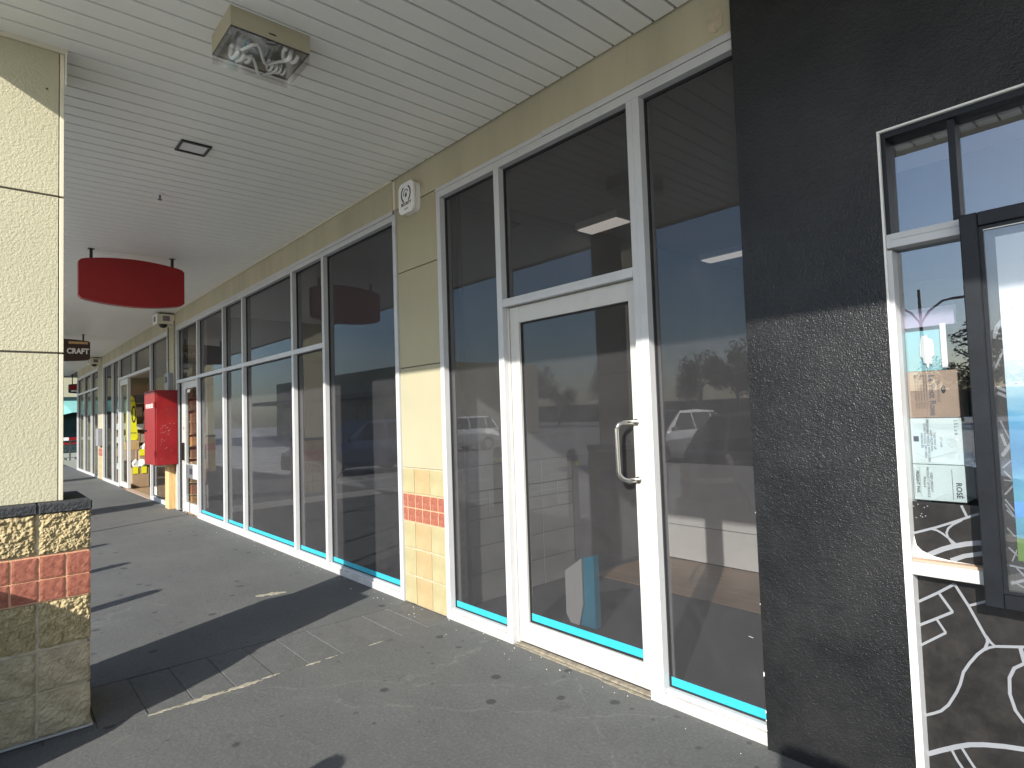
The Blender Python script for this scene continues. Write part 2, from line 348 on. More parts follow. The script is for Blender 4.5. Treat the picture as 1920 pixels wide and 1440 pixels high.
def copy_tree(o, loc, label=None):
    c = o.copy(); C.objects.link(c); c.location = loc
    if label: c['label'] = label
    for ch in [q for q in bpy.data.objects if q.parent == o]:
        k = ch.copy(); C.objects.link(k); k.parent = c
        for g in [q for q in bpy.data.objects if q.parent == ch]:
            h = g.copy(); C.objects.link(h); h.parent = k
    return c
def text(s, size, loc, rot, m, parent, name='lettering', align='CENTER', bold=0, extrude=.001, sx=1):
    cu_ = bpy.data.curves.new('t', 'FONT'); cu_.body = s; cu_.size = size; cu_.align_x = align; cu_.align_y = 'CENTER'; cu_.offset = bold; cu_.extrude = extrude; cu_.resolution_u = 3
    t = bpy.data.objects.new('t', cu_); C.objects.link(t); bpy.context.view_layer.update()
    me = bpy.data.meshes.new_from_object(t.evaluated_get(bpy.context.evaluated_depsgraph_get())); bpy.data.objects.remove(t)
    mt = Matrix.LocRotScale(Vector((0, 0, 0)), __import__('mathutils').Euler(rot), Vector((1, 1, 1))) @ Matrix.Diagonal((sx, 1, 1, 1)); me.transform(mt)
    me.materials.clear(); me.materials.append(M[m])
    o = bpy.data.objects.new(name, me); C.objects.link(o); o.location = Vector(loc) - (world_of(parent) if parent else Vector((0, 0, 0))); o.parent = parent
    return o
FRONT = (R(90), 0, 0)            # faces -Y
SIDE = (R(90), 0, R(90))         # faces +X
def ribbon(mb, pts, w, y, t=.0012):
    """flat printed line of width w on the plane y, corners mitred"""
    pts = [Vector(p) for p in pts]; L = []; Rr = []
    for i, p in enumerate(pts):
        d = (pts[min(i + 1, len(pts) - 1)] - pts[max(i - 1, 0)]).normalized(); n = Vector((-d.y, d.x))
        L.append(p + n * w / 2); Rr.append(p - n * w / 2)
    q = L + Rr[::-1]
    for i in range(len(pts) - 1):
        mb.poly_prism([L[i], L[i + 1], Rr[i + 1], Rr[i]], 'y', y, y - t)

# ================================================================ GROUND
pav = tag(part('pavement', 'mortar', None, (-60, 14, -3.5, 0.02, -.20, -.012)), kind='structure')
b = MB(); b.box(-60, -4.295, -3.5, .02, -.0119, 0); b.build('paving_sheet', 'paving', pav, origin=(0, 0, 0))
b = MB(); b.box(-3.70, 14, -3.5, .02, -.0119, 0); b.build('paving_sheet', 'paving', pav, origin=(0, 0, 0))
y = .015; first = None; k = 0
while y > -3.45:
    o = part('paver', 'paver', pav, (-4.289, -3.706, y - .2165, y - .004, -.0118, -.0005 - .002 * (k % 3)), bevel=.002)
    y -= .2165; k += 1
# broken bed of mortar left along the paver strip
def blotch(name, m, cx, cy, L, w, seed, ang=0, z=.0035):
    rnd = random.Random(seed); pts = []
    N = 34
    for i in range(N):
        a = 2 * math.pi * i / N; px = math.cos(a) * L / 2 * (.85 + .3 * rnd.random()); py = math.sin(a) * w / 2 * (.45 + 1.1 * rnd.random())
        pts.append((cx + px * math.cos(ang) - py * math.sin(ang), cy + px * math.sin(ang) + py * math.cos(ang)))
    mb = MB(); mb.poly_prism(pts, 'z', 0.0002, z); return mb.build(name, m, pav)
for i, (cx, cy, L, w, an) in enumerate([(-3.67, -1.86, .16, .016, 92), (-3.672, -1.68, .26, .040, 91), (-3.675, -1.47, .20, .032, 89), (-3.69, -1.31, .10, .012, 90), (-3.683, -1.05, .09, .016, 88), (-3.692, -.93, .08, .010, 90), (-3.695, -.62, .10, .006, 90), (-5.40, -.70, .24, .07, 72)]):
    blotch('mortar_smear', 'mortar_pale', cx, cy, L, w, i, R(an))
road = structure('car_park', 'asphalt', (-160, 90, -140, -3.62, -.30, -.12))
structure('kerb', 'concrete', (-60, 14, -3.615, -3.505, -.30, .0))
for i in range(14):
    structure('parking_line', 'line_paint', (-28 + i * 2.7, -27.9 + i * 2.7, -8.8, -3.7, -.1199, -.116))
structure('ground', 'asphalt', (-160, -60.1, -3.6, 60, -.3, -.02))

# ================================================================ SOFFIT AND ROOF
sof = tag(part('ceiling', 'soffit_groove_shade', None, (-30, 5, -2.838, 2.0, 3.517, 3.56)), kind='structure')
P0 = -1.609; PITCH = .1325
sb = MB(); sb.bm.free(); sb.bm = bmesh.new()
# one slat: flat tray with rolled edge
prof = [(-.0590, 3.5165), (-.0590, 3.503), (-.0565, 3.500), (.0565, 3.500), (.0590, 3.503), (.0590, 3.5165)]
sb.poly_prism([(p[0], p[1]) for p in prof], 'y', -2.838, -.004)
slat = sb.build('slat', 'soffit', sof)
i = 0; n0 = 46
slat.location = Vector((P0 + PITCH * (n0 + .5), -1.421, 3.508)) - world_of(sof)
for i in range(-204 + 0, n0):
    if i < -214: continue
    inst(slat, (P0 + PITCH * (i + .5), -1.421, 3.508))
part('edge_trim', 'bead', sof, (-26.4, -4.40, -.016, .010, 3.486, 3.4985))
tag(part('fascia', 'cream', None, (-30, 5, -2.96, -2.842, 3.5, 4.1)), 'cream fascia board along the outer edge of the walkway roof', 'fascia')
structure('roof', 'concrete', (-30, 5, -2.95, 11, 4.1, 4.2))

# ================================================================ FRONT WALLS
bulk = tag(part('bulkhead_wall', 'cream_stain', None, (-26.4, -1.25, .012, .20, 3.242, 4.09)), 'cream painted wall strip between the shop windows and the soffit', 'wall')
part('joint_strip', 'sealant', bulk, (-4.406, -4.398, .006, .0118, 3.245, 3.485))
part('joint_strip', 'bead', bulk, (-4.397, -4.362, .004, .0118, 3.245, 3.485))
# glue mark where a plate was taken off
mb = MB(); rnd = random.Random(3); pts = []
for i in range(22):
    a = 2 * math.pi * i / 22; rr = 1 + .18 * (rnd.random() - .5); pts.append((-1.412 + .043 * rr * math.cos(a), 3.338 + .055 * rr * math.sin(a)))
mb.poly_prism(pts, 'y', .0118, .009); mb.build('glue_mark', 'mortar', bulk)

def wall_pier(x0, x1, label, tiles=True, strip=True):
    W_ = x1 - x0
    t = thing('wall_pier', ((x0 + x1) / 2, .1, 0), label, 'wall', 'tiled piers between the shop windows')
    part('core', 'mortar', t, (x0, x1, .020, .2, 0, 1.085)); part('core', 'sealant', t, (x0, x1, .020, .2, 1.085, 3.241))
    zs = [1.088, 1.903, 2.697, 3.2415]
    for a, c in zip(zs, zs[1:]):
        part('render_panel', 'cream', t, (x0 + .002, x1 - .002, .012, .0198, a, c - .008), bevel=.0015)
    rnd = random.Random(int(-x0 * 10))
    js = [0, .172 / .598, .396 / .598, 1]
    cols = ['tile', 'tile_orange', 'tile']
    rows = [(.003, .222), (.228, .438), (.444, .650), (.882, 1.080)]
    for (za, zb) in rows:
        for j in range(3):
            a, c = x0 + W_ * js[j], x0 + W_ * js[j + 1]
            dy = rnd.uniform(0, .003)
            part('tile', cols[j], t, (a + .004, c - .004, .011 + dy, .0199, za + rnd.uniform(0, .003), zb - rnd.uniform(0, .003)), bevel=.0035)
    part('band_mortar', 'mortar_red', t, (x0 + .001, x1 - .001, .0155, .0199, .653, .878))
    ts = [0, .068, .18, .283, .393, .499, .598]
    for k in range(6):
        for za, zb in ((.659, .760), (.768, .871)):
            part('red_tile', 'red_tile', t, (x0 + ts[k] / .598 * W_ + .005, x0 + ts[k + 1] / .598 * W_ - .005, .0125, .0154, za, zb), bevel=.001)
    return t
wall_pier(-4.355, -3.758, 'sand and red tiled pier with a siren box between the two near shopfronts')
wall_pier(-12.56, -11.94, 'tiled pier behind the red fire cabinet')
wall_pier(-21.25, -20.45, 'far sunlit tiled pier beyond the open shop entrance')

# black wall with a big window on the right
bw = thing('black_wall', (-1.0, 0, 0), 'black textured wall beside the grey tinted shop door', 'wall')
part('wall_face', 'black_wall', bw, (-1.318, -.752, -.022, .2, 0, 4.09), (-.752, 4.0, -.022, .2, 2.535, 4.09))
mb = MB(); rnd = random.Random(9)
for z, s in ((.31, .007), (.152, .005), (.118, .003), (.075, .003), (1.02, .002), (.62, .002)):
    mb.poly_prism([(-1.3195, z), (-1.3185 + s * .5, z + s * .8), (-1.3175 + s * .3, z + s * 2.6), (-1.3195, z + s * 3)], 'y', -.0232, -.0218)
tag(mb.build('paint_chip', 'offwhite', bw), kind='stuff')

# ================================================================ SHOPFRONT FRAMES
def member(par, x0, x1, z0, z1, y0=0., y1=.1, m='frame', name='frame_bar', bev=.0015):
    return part(name, m, par, (x0, x1, y0, y1, z0, z1), bevel=bev)
def pane(par, x0, x1, z0, z1, y=.05, m='pane'):
    g = part('gasket', 'gasket', par, (x0, x0 + .008, y - .004, y + .014, z0, z1), (x1 - .008, x1, y - .004, y + .014, z0, z1), (x0 + .008, x1 - .008, y - .004, y + .014, z0, z0 + .008), (x0 + .008, x1 - .008, y - .004, y + .014, z1 - .012, z1))
    return part('pane', m, par, (x0 + .004, x1 - .004, y + .004, y + .006, z0 + .002, z1 - .002))
def tape(par, x0, x1, z0=.079, y=.05):
    return part('tape_strip', 'tape', par, (x0 + .010, x1 - .010, y + .0025, y + .0035, z0 + .003, z0 + .051))

# --- right shopfront: side pane, door with toplight, side pane
sf = thing('shopfront', (-2.5, .05, 0), 'white framed shopfront with tinted glass door and silver pull handle, beside the black wall', 'shopfront', None)
member(sf, -3.756, -3.708, 0, 3.155); member(sf, -3.07, -3.018, 0, 3.155)
member(sf, -1.945, -1.905, 0, 3.155); member(sf, -1.9045, -1.860, 0, 3.155, y0=-.002)
member(sf, -3.756, -1.30, 3.1555, 3.205); part('header_trim', 'frame', sf, (-3.758, -2.588, -.003, .0115, 3.2055, 3.2345), (-2.587, -1.30, -.003, .0115, 3.208, 3.2425), bevel=.001)
member(sf, -3.707, -3.071, 0, .055, m='frame_dirty', name='sill'); member(sf, -3.707, -3.071, .0552, .079, y0=.018)
member(sf, -1.859, -1.30, 0, .055, m='frame_dirty', name='sill'); member(sf, -1.859, -1.30, .0552, .079, y0=.018)
member(sf, -3.017, -1.946, 2.205, 2.238); member(sf, -3.017, -1.946, 2.2385, 2.258, y0=.004)
for a, c, z0, z1 in ((-3.708, -3.07, .079, 3.155), (-3.018, -1.945, 2.258, 3.155), (-1.860, -1.30, .079, 3.155)):
    pane(sf, a, c, z0, z1)
tape(sf, -3.708, -3.07); tape(sf, -1.860, -1.318)
part('door_jamb', 'door_white', sf, (-3.0175, -3.0, .040, .1, .002, 2.204))
part('threshold', 'dirt', sf, (-3.017, -1.946, .02, .098, .001, .010)); part('gap_shadow_strip', 'gasket', sf, (-2.995, -1.948, .055, .08, .0105, .0215)); blotch('mortar_smear', 'dirt', -2.60, .004, .75, .018, 91, 0, .003); blotch('mortar_smear', 'dirt', -2.12, -.004, .34, .022, 92, 0, .003)
DX0, DX1, DY = -2.996, -1.947, .045
dr = part('door', 'door_white', sf, (DX0, -2.912, DY, .09, .022, 2.2), (-2.017, DX1, DY, .09, .022, 2.2), bevel=.0015)
part('rail', 'door_white', dr, (-2.9118, -2.0172, DY + .001, .088, .022, .152), bevel=.0015); part('rail', 'door_white', dr, (-2.9118, -2.0172, DY + .001, .088, 2.092, 2.2), bevel=.0015)
part('gasket', 'gasket', dr, (-2.9118, -2.904, .062, .078, .153, 2.091), (-2.025, -2.0172, .062, .078, .153, 2.091), (-2.904, -2.025, .062, .078, .153, .160), (-2.904, -2.025, .062, .078, 2.082, 2.091))
part('pane', 'pane', dr, (-2.907, -2.022, .068, .070, .155, 2.089))
part('tape_strip', 'tape', dr, (-2.898, -2.03, .0655, .0665, .166, .212))
hx, hy = -1.995, -.055
b = MB()
for x_, z_, h_ in ((-2.30, .085, .035), (-2.22, .075, .045), (-2.075, .085, .05), (-2.11, .07, .02), (-2.6, .06, .02), (-2.75, .09, .015), (-1.985, .19, .006)):
    ribbon(b, [(x_ + .010 * math.cos(a), z_ + h_ * math.sin(a)) for a in (-1.2, -.7, -.2, .3, .8)], .0022, DY - .0002, .0006)
tag(b.build('scuff_mark', mat('grey_scuff', (.24, .235, .22), .8), dr), kind='stuff')
b = MB()
for x_, z_, l_ in ((-1.42, .44, .022),): ribbon(b, [(x_, z_), (x_ + l_, z_ - .003)], .0012, .0525, .0006)
b.build('glass_scratch', 'offwhite', sf)
pts = [(hx, DY + .002, 1.43), (hx, hy + .05, 1.43)]
H0, H1, RR = 1.43, 1.12, .045
pts = [(hx, DY + .002, H0), (hx, hy + .03, H0)]
for k in range(1, 7):
    a = k / 6 * math.pi / 2; pts.append((hx, hy + .03 - math.sin(a) * .03, H0 - (1 - math.cos(a)) * .03))
for k in range(0, 7):
    a = k / 6 * math.pi / 2; pts.append((hx, hy + (1 - math.cos(a)) * .05, H1 + .05 - math.sin(a) * .05))
pts.append((hx, DY + .002, H1))
# the pull leans towards the hinge side
pts = [(p[0] - (DY - p[1]) * .55, p[1], p[2]) for p in pts]
h = MB(); h.tube(pts, .0125, 16); h.build('handle', 'chrome', dr, smooth=True)
for z in (H0, H1): h = MB(); h.cyl((hx, DY - .001, z), (hx, DY - .006, z), .019, seg=20); h.build('handle_plate', 'chrome', dr)
# --- left shopfront: five tinted panes, plus the neighbour's door
sg = thing('shopfront', (-7.5, .05, 0), 'long white framed shopfront of five tinted bays left of the tiled pier', 'shopfront')
xs = [(-10.585, -10.535), (-9.212, -9.162), (-8.352, -8.300), (-6.648, -6.596), (-5.834, -5.784), (-4.412, -4.368)]
for a, c in xs: member(sg, a, c, 0, 3.155)
member(sg, -10.585, -4.368, 3.1555, 3.205); part('header_trim', 'frame', sg, (-10.585, -5.82, -.003, .0115, 3.2055, 3.2405), (-5.819, -4.40, -.003, .0115, 3.208, 3.2435), bevel=.001)
for (a, c), (d, e) in zip(xs, xs[1:]):
    member(sg, c + .0005, d - .0005, 0, .055, m='frame_dirty', name='sill'); member(sg, c + .0005, d - .0005, .0552, .079, y0=.018)
    tape(sg, c, d)
    if d > -5.0: pane(sg, c, d, .079, 3.155)
    else:
        member(sg, c + .0005, d - .0005, 2.228, 2.280, y0=.002)
        pane(sg, c, d, .079, 2.228); pane(sg, c, d, 2.280, 3.155)
part('joint_strip', 'frame', sg, (-4.366, -4.358, -.001, .03, 0, 3.24))
# --- craft shop door bay
cd = thing('shopfront', (-11.2, .05, 0), 'white glass door bay of the craft shop right of the red fire cabinet', 'shopfront')
member(cd, -11.93, -11.88, 0, 3.155); member(cd, -11.93, -10.586, 3.1555, 3.205); part('header_trim', 'frame', cd, (-11.93, -10.586, -.003, .0115, 3.2055, 3.2405))
member(cd, -11.879, -10.586, 2.218, 2.272, y0=.002)
pane(cd, -11.88, -10.585, 2.272, 3.155, m='pane_shop')
member(cd, -11.60, -11.55, 0, 2.2175, y0=.02)
pane(cd, -11.88, -11.60, 0.02, 2.217, m='pane_shop')
d2 = part('door', 'door_white', cd, (-11.545, -11.43, .03, .08, .02, 2.215), (-10.67, -10.59, .03, .08, .02, 2.215), bevel=.0015)
for z0, z1 in ((.02, .18), (.59, .83), (2.10, 2.215)): part('rail', 'door_white', d2, (-11.4295, -10.6705, .031, .079, z0, z1), bevel=.0015)
for z0, z1 in ((.18, .59), (.83, 2.10)): part('pane', 'pane_shop', d2, (-11.4295, -10.6705, .05, .053, z0, z1))
part('letter_plate', 'ink_soft', d2, (-11.16, -10.98, .024, .0305, .66, .755)); part('handle', 'black', d2, (-11.515, -11.475, -.02, .03, .88, 1.18)); part('lock', 'chrome', d2, (-11.505, -11.48, .022, .03, 1.40, 1.45))
part('notice', 'offwhite', d2, (-11.36, -11.18, .0455, .0475, 2.03, 2.08))
# --- craft shop windows and open entrance
fc = thing('shopfront', (-16, .05, 0), 'white framed craft shopfront with wide open entrance left of the red cabinet', 'shopfront')
for a, c in ((-12.62, -12.565), (-14.12, -14.06), (-15.95, -15.89), (-17.85, -17.79), (-18.85, -18.80), (-20.44, -20.38)):
    member(fc, a, c, 0 if a not in (-15.95,) else 2.70, 3.155)
member(fc, -20.44, -12.565, 3.1555, 3.24)
member(fc, -17.789, -14.121, 2.64, 2.70, y0=.002)
for a, c in ((-14.06, -12.62), (-18.80, -17.85), (-20.38, -18.85)):
    member(fc, a + .0005, c - .0005, 0, .075, name='sill'); pane(fc, a, c, .075, 3.155, m='pane_shop')
pane(fc, -15.89, -14.12, 2.70, 3.155, m='pane_shop'); pane(fc, -17.79, -15.95, 2.70, 3.155, m='pane_shop')
part('sliding_door', 'door_white', fc, (-17.78, -17.68, .03, .09, .02, 2.639), (-16.86, -16.76, .03, .09, .02, 2.639), (-17.68, -16.86, .03, .09, .02, .14), (-17.68, -16.86, .03, .09, 2.5, 2.639))
part('pane', 'pane_shop', fc, (-17.68, -16.86, .055, .06, .14, 2.5))
part('threshold', 'carton_tan', fc, (-16.75, -14.13, -.02, .1, .001, .010))
part('notice', 'offwhite', fc, (-13.98, -13.80, .0525, .0535, .10, .26))
# --- far shopfront
ff = thing('shopfront', (-24, .05, 0), 'farthest white framed shopfront of narrow bright panes', 'shopfront')
for a, c in ((-21.32, -21.26), (-22.86, -22.78), (-24.55, -24.48), (-26.40, -26.28)): member(ff, a, c, 0, 3.155)
member(ff, -26.40, -21.26, 3.1555, 3.24)
for a, c in ((-22.78, -21.32), (-24.48, -22.86), (-26.28, -24.55)):
    member(ff, a + .001, c - .001, 0, .07, name='sill'); member(ff, a + .001, c - .001, 2.62, 2.68, y0=.002); pane(ff, a, c, .07, 2.62, m='pane_shop'); pane(ff, a, c, 2.68, 3.155, m='pane_shop')

# --- window in the black wall
kw = thing('map_window', (-.2, 0, 0), 'window in the black wall with black map vinyl, cartons and peeling film', 'window')
part('frame_edge', 'offwhite', kw, (-.7518, -.744, -.026, .03, 0, 2.5345)); part('frame_edge', 'offwhite', kw, (-.744, 3.0, -.026, .03, 2.527, 2.5345))
part('frame_bar', 'frame', kw, (-.7438, -.728, -.016, .1, 0, 2.07))
part('frame_bar', 'charcoal', kw, (-.7438, -.728, -.012, .1, 2.131, 2.505)); part('frame_bar', 'charcoal', kw, (-.7438, 3.0, -.012, .1, 2.505, 2.5268))
part('transom', 'frame', kw, (-.7438, -.513, -.02, .1, 2.078, 2.1305), bevel=.0015); part('transom', 'frame', kw, (-.7276, -.513, -.0235, -.0203, 2.108, 2.1300))
part('transom', 'frame_dirty', kw, (-.7438, -.513, -.018, .1, .856, .903), bevel=.002); part('peeling_ledge', 'carton_tan', kw, (-.727, -.513, -.004, .038, .9033, .911))
part('frame_bar', 'charcoal', kw, (-.535, -.513, .004, .1, 2.131, 2.5045))
part('pane', 'pane_reflect', kw, (-.728, -.535, .040, .043, 2.131, 2.505)); part('pane', 'pane_reflect', kw, (-.513, 3.0, .040, .043, 2.131, 2.505))
part('pane', 'pane_reflect', kw, (-.728, -.40, .040, .043, .905, 2.077))
part('vinyl_sheet', 'vinyl', kw, (-.728, 3.0, .040, .044, .01, .855)); part('vinyl_sheet', 'vinyl', kw, (-.728, -.40, .0365, .0385, .906, 1.118))
b = MB()
L1 = [(-.734, .74), (-.664, .79), (-.613, .83), (-.575, .759), (-.53, .659), (-.507, .637), (-.43, .655), (-.30, .70)]
L = [(L1[:3], .009), (L1[2:5], .009), ([(-.533, .668), (-.520, .648), (-.507, .637), (-.43, .655), (-.20, .71), (.3, .80)], .009),
     ([(-.664, .79), (-.624, .728)], .009), ([(-.624, .7285), (-.676, .693), (-.733, .655)], .009), ([(-.676, .693), (-.649, .648)], .008), ([(-.649, .6485), (-.733, .581)], .008),
     ([(-.575, .761), (-.50, .80)], .008), ([(-.528, .664), (-.528, .645), (-.536, .622), (-.559, .596), (-.584, .558), (-.604, .521), (-.616, .475), (-.629, .442), (-.656, .389), (-.680, .360), (-.701, .345), (-.734, .325)], .009),
     ([(-.507, .637), (-.525, .628), (-.540, .616)], .008), ([(-.735, .184), (-.69, .215), (-.639, .248), (-.60, .270), (-.558, .286), (-.50, .302), (-.449, .312), (-.3, .33)], .016),
     ([(-.657, .235), (-.640, .20), (-.60, .14)], .009), ([(-.624, .25), (-.60, .21), (-.56, .15), (-.52, .08)], .009),
     ([(-.40, .60), (-.433, .599), (-.459, .577), (-.474, .54), (-.476, .486), (-.464, .435), (-.444, .405), (-.38, .36), (-.30, .35)], .010), ([(-.439, .652), (-.430, .60)], .012)]
for i, (pl, w) in enumerate(L): ribbon(b, pl, w, .0397 - i * .0001, .0004)
b.build('map_line_print', 'map_line', kw)
b = MB()
L = [([(-.729, .999), (-.66, 1.027), (-.611, 1.05), (-.536, 1.087), (-.42, 1.13)], .008), ([(-.679, 1.022), (-.655, 1.018), (-.638, 1.008), (-.620, .993), (-.61, .975)], .007), ([(-.577, 1.064), (-.605, 1.045), (-.62, 1.029), (-.626, 1.012), (-.622, .995), (-.600, .975)], .007),
     ([(-.700, .915), (-.672, .933), (-.64, .952), (-.607, .967), (-.57, .980), (-.534, .989), (-.42, 1.0)], .017), ([(-.618, .914), (-.576, .937), (-.528, .952), (-.42, .97)], .015), ([(-.576, 1.116), (-.562, 1.078)], .008)]
for i, (pl, w) in enumerate(L): ribbon(b, pl, w, .0362 - i * .0001, .0004)
for x, z in ((-.725, 1.10), (-.71, 1.108), (-.69, 1.098), (-.68, 1.104), (-.733, 1.08), (-.70, 1.074), (-.704, 1.066), (-.698, 1.062), (-.688, 1.067), (-.718, 1.058)): b.box(x - .0018, x + .0018, .0355, .0362, z - .0018, z + .0018)
b.build('map_line_print', 'map_line', kw)
b = MB(); b.poly_prism([(-.7278, .9115), (-.7278, .99), (-.722, .955), (-.705, .937), (-.67, .922), (-.62, .914), (-.56, .9115)], 'y', .030, .0335); b.build('peeled_film', 'offwhite', kw)

# cartons stacked inside that window
def shop_carton(x0, x1, z0, z1, m, label, y0=.062, d=.14):
    t = thing('carton', ((x0 + x1) / 2, y0 + d / 2, z0), label, 'carton'); part('box_body', m, t, (x0, x1, y0, y0 + d, z0, z1), bevel=.002); return t
V = (R(90), R(90), 0)          # lettering turned on its side, facing -Y
k1 = shop_carton(-.726, -.568, 1.431, 1.606, 'carton_tan', 'tan wine carton with sideways dark script, topmost of the three cartons in the map window')
text('Le Petit Rose', .028, (-.648, .0612, 1.515), V, 'ink_soft', k1, bold=.0006, extrude=.0003)
text('JACOB CREEK'.replace('JACOB CREEK', 'MAISON ROSE'), .013, (-.628, .0612, 1.53), V, 'ink_soft', k1, extrude=.0003)
for i in range(5): text('alc 12.5% vol  wine of france  750 ml', .0085, (-.700 + i * .009, .0612, 1.53), V, 'ink_soft', k1, extrude=.0003)
b = MB(); b.poly_prism([(-.612 + .008 * math.cos(a), 1.535 + .012 * math.sin(a) * (1 - .3 * math.cos(2 * a))) for a in [2 * math.pi * k / 14 for k in range(14)]], 'y', .0615, .0605); b.build('carton_emblem', 'ink', k1)
k2 = shop_carton(-.726, -.565, 1.257, 1.429, 'carton_white', 'pale green white carton with black square mark, middle of three in map window')
k3 = shop_carton(-.726, -.564, 1.122, 1.255, 'carton_white', 'pale carton printed ROSÉ sideways, lowest of three in the map window')
for i, s in enumerate(['UNCHILLED', 'STORE IN COOL DRY AREA', 'PERISHABLE HANDLE WITH CARE', 'KEEP FROM SUN', 'THIS WAY UP']): text(s, .0105, (-.690 + i * .010, .0612, 1.345), V, 'ink', k2, extrude=.0003)
part('printed_mark', 'ink', k2, (-.717, -.700, .0605, .0615, 1.342, 1.362)); text('1.5 L x 6', .016, (-.582, .0612, 1.395), V, 'ink', k2, extrude=.0003); text('GT 2104', .010, (-.63, .0612, 1.34), V, 'ink_soft', k2, extrude=.0003)
text('ROSÉ', .024, (-.585, .0612, 1.165), V, 'ink', k3, bold=.0004, extrude=.0003)
for i, s in enumerate(['FRAGILE', 'PRODUCT OF FRANCE', 'KEEP UPRIGHT']): text(s, .011, (-.690 + i * .011, .0612, 1.19), V, 'ink', k3, extrude=.0003)
text('FREIGHT PAK', .014, (-.712, .0612, 1.19), V, 'ink', k3, bold=.0003, extrude=.0003); part('printed_rule', 'ink_soft', k3, (-.604, -.6025, .0605, .0615, 1.13, 1.24))
for r_ in ((-.722, -.7215), (-.704, -.7035)): part('printed_rule', 'ink', k3, (r_[0], r_[1], .0605, .0615, 1.135, 1.245))
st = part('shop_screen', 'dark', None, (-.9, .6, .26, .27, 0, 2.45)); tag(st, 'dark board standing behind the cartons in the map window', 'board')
st2 = part('teal_sheet', mat('pale_teal_sheet', (.22, .45, .47), .7), None, (-.726, -.60, .07, .074, 1.608, 1.76)); tag(st2, 'pale teal sheet above the tan carton in the map window', 'sheet')
b = MB(); rnd = random.Random(12)
pts = []
for i in range(20):
    a = 2 * math.pi * i / 20; rr = 1 + .45 * (rnd.random() - .5); pts.append((-.655 + .022 * rr * math.cos(a), 1.685 + .062 * rr * math.sin(a)))
b.poly_prism(pts, 'y', .060, .063); tag(b.build('torn_paper', 'offwhite'), 'torn white paper scrap stuck over the teal sheet', 'paper scrap')
tag(part('taped_strip', 'offwhite', None, (-.610, -.592, .058, .060, 1.615, 1.78)), 'upright white strip beside the torn paper scrap', 'strip')
st3 = part('pink_sheet', mat('pale_mauve_sheet', (.40, .33, .42), .8), None, (-.726, -.56, .07, .073, 1.775, 1.845)); tag(st3, 'pale mauve poster edge high in the map window', 'poster')
tag(part('rod', 'black', None, (-.67, -.45, .055, .058, 1.945, 1.949)), 'thin dark rod across the top of the map window', 'rod')
# --- poster case in front of the window
pc = thing('poster_case', (0, -.03, .8), 'black framed glazed case holding a blue and white sea poster', 'poster case')
for q in ((-.505, -.455, -.07, .0, .80, 2.131), (.95, 1.0, -.07, .0, .80, 2.131)): part('case_frame', 'charcoal', pc, q, bevel=.003)
for q in ((-.4548, .9498, -.069, .0, .80, .848), (-.4548, .9498, -.069, .0, 2.083, 2.1305)): part('case_frame', 'charcoal', pc, q, bevel=.003)
part('case_lip', 'charcoal', pc, (-.4548, -.443, -.058, -.02, .849, 2.082), (-.443, .949, -.058, -.02, 2.070, 2.082), (-.443, .949, -.058, -.02, .849, .857))
part('case_edge', 'offwhite', pc, (-.4428, .948, -.0585, -.0565, 2.0665, 2.0695))
part('case_cover', 'acrylic', pc, (-.4425, .949, -.052, -.049, .858, 2.066))
part('backing', 'vinyl', pc, (-.4545, .949, -.012, -.004, .85, 2.08))
b = MB()
CL = [([(-.4425, 1.70), (-.43, 1.74), (-.395, 1.79)], .012), ([(-.4425, 1.60), (-.40, 1.70)], .006), ([(-.425, 1.66), (-.395, 1.66)], .004), ([(-.4425, 1.535), (-.395, 1.505)], .010), ([(-.4425, 1.515), (-.395, 1.485)], .010),
      ([(-.44, 1.42), (-.42, 1.36), (-.40, 1.41)], .005), ([(-.4425, 1.30), (-.395, 1.375)], .011), ([(-.43, 1.335), (-.44, 1.375)], .008), ([(-.4425, 1.26), (-.42, 1.285), (-.395, 1.29)], .005), ([(-.44, 1.25), (-.395, 1.19)], .005),
      ([(-.4425, 1.17), (-.395, 1.235)], .005), ([(-.4425, 1.22), (-.395, 1.215)], .004), ([(-.4425, 1.155), (-.395, 1.08)], .005), ([(-.4425, 1.14), (-.40, 1.06), (-.395, 1.05)], .004), ([(-.44, 1.12), (-.425, 1.10), (-.40, 1.105)], .004),
      ([(-.4425, 1.06), (-.425, 1.035), (-.395, 1.04)], .004), ([(-.4425, .995), (-.41, .96), (-.38, .93)], .005), ([(-.42, .99), (-.435, .95)], .004), ([(-.4425, .935), (-.36, .925), (-.1, .915)], .006), ([(-.425, .93), (-.39, .885)], .005), ([(-.4425, .875), (-.36, .915), (-.30, .95)], .009), ([(-.44, .885), (-.40, .862)], .004)]
for i, (pl, w) in enumerate(CL): ribbon(b, pl, w, -.0125 - i * .00006, .0003)
b.build('map_line_print', 'map_line', pc)
po = MB().box(-.418, .90, -.0175, -.0155, .985, 2.045).build('poster', 'poster', pc)
part('poster_patch', mat('grass_print', (.10, .20, .03), .6), pc, (-.418, -.20, -.0185, -.0178, .955, 1.03)); part('poster_patch', mat('bright_blue_print', (.10, .33, .75), .5), pc, (-.418, .5, -.0183, -.0178, 1.10, 1.15))
text('III', .028, (-.386, -.0188, .992), FRONT, 'letter', pc, bold=.001, extrude=.0003)
b = MB(); rnd = random.Random(4)
for i in range(24):
    x, z, s = rnd.uniform(-.40, -.15), rnd.uniform(1.4, 2.03), rnd.uniform(.002, .006)
    b.poly_prism([(x + s * 2 * math.cos(a), z + s * .6 * math.sin(a) + .2 * s * math.cos(a)) for a in [2 * math.pi * k / 8 for k in range(8)]], 'y', -.0178, -.0183 - i * .00002)
b.build('poster_specks', mat('mauve_fleck_print', (.42, .42, .58), .6), pc)

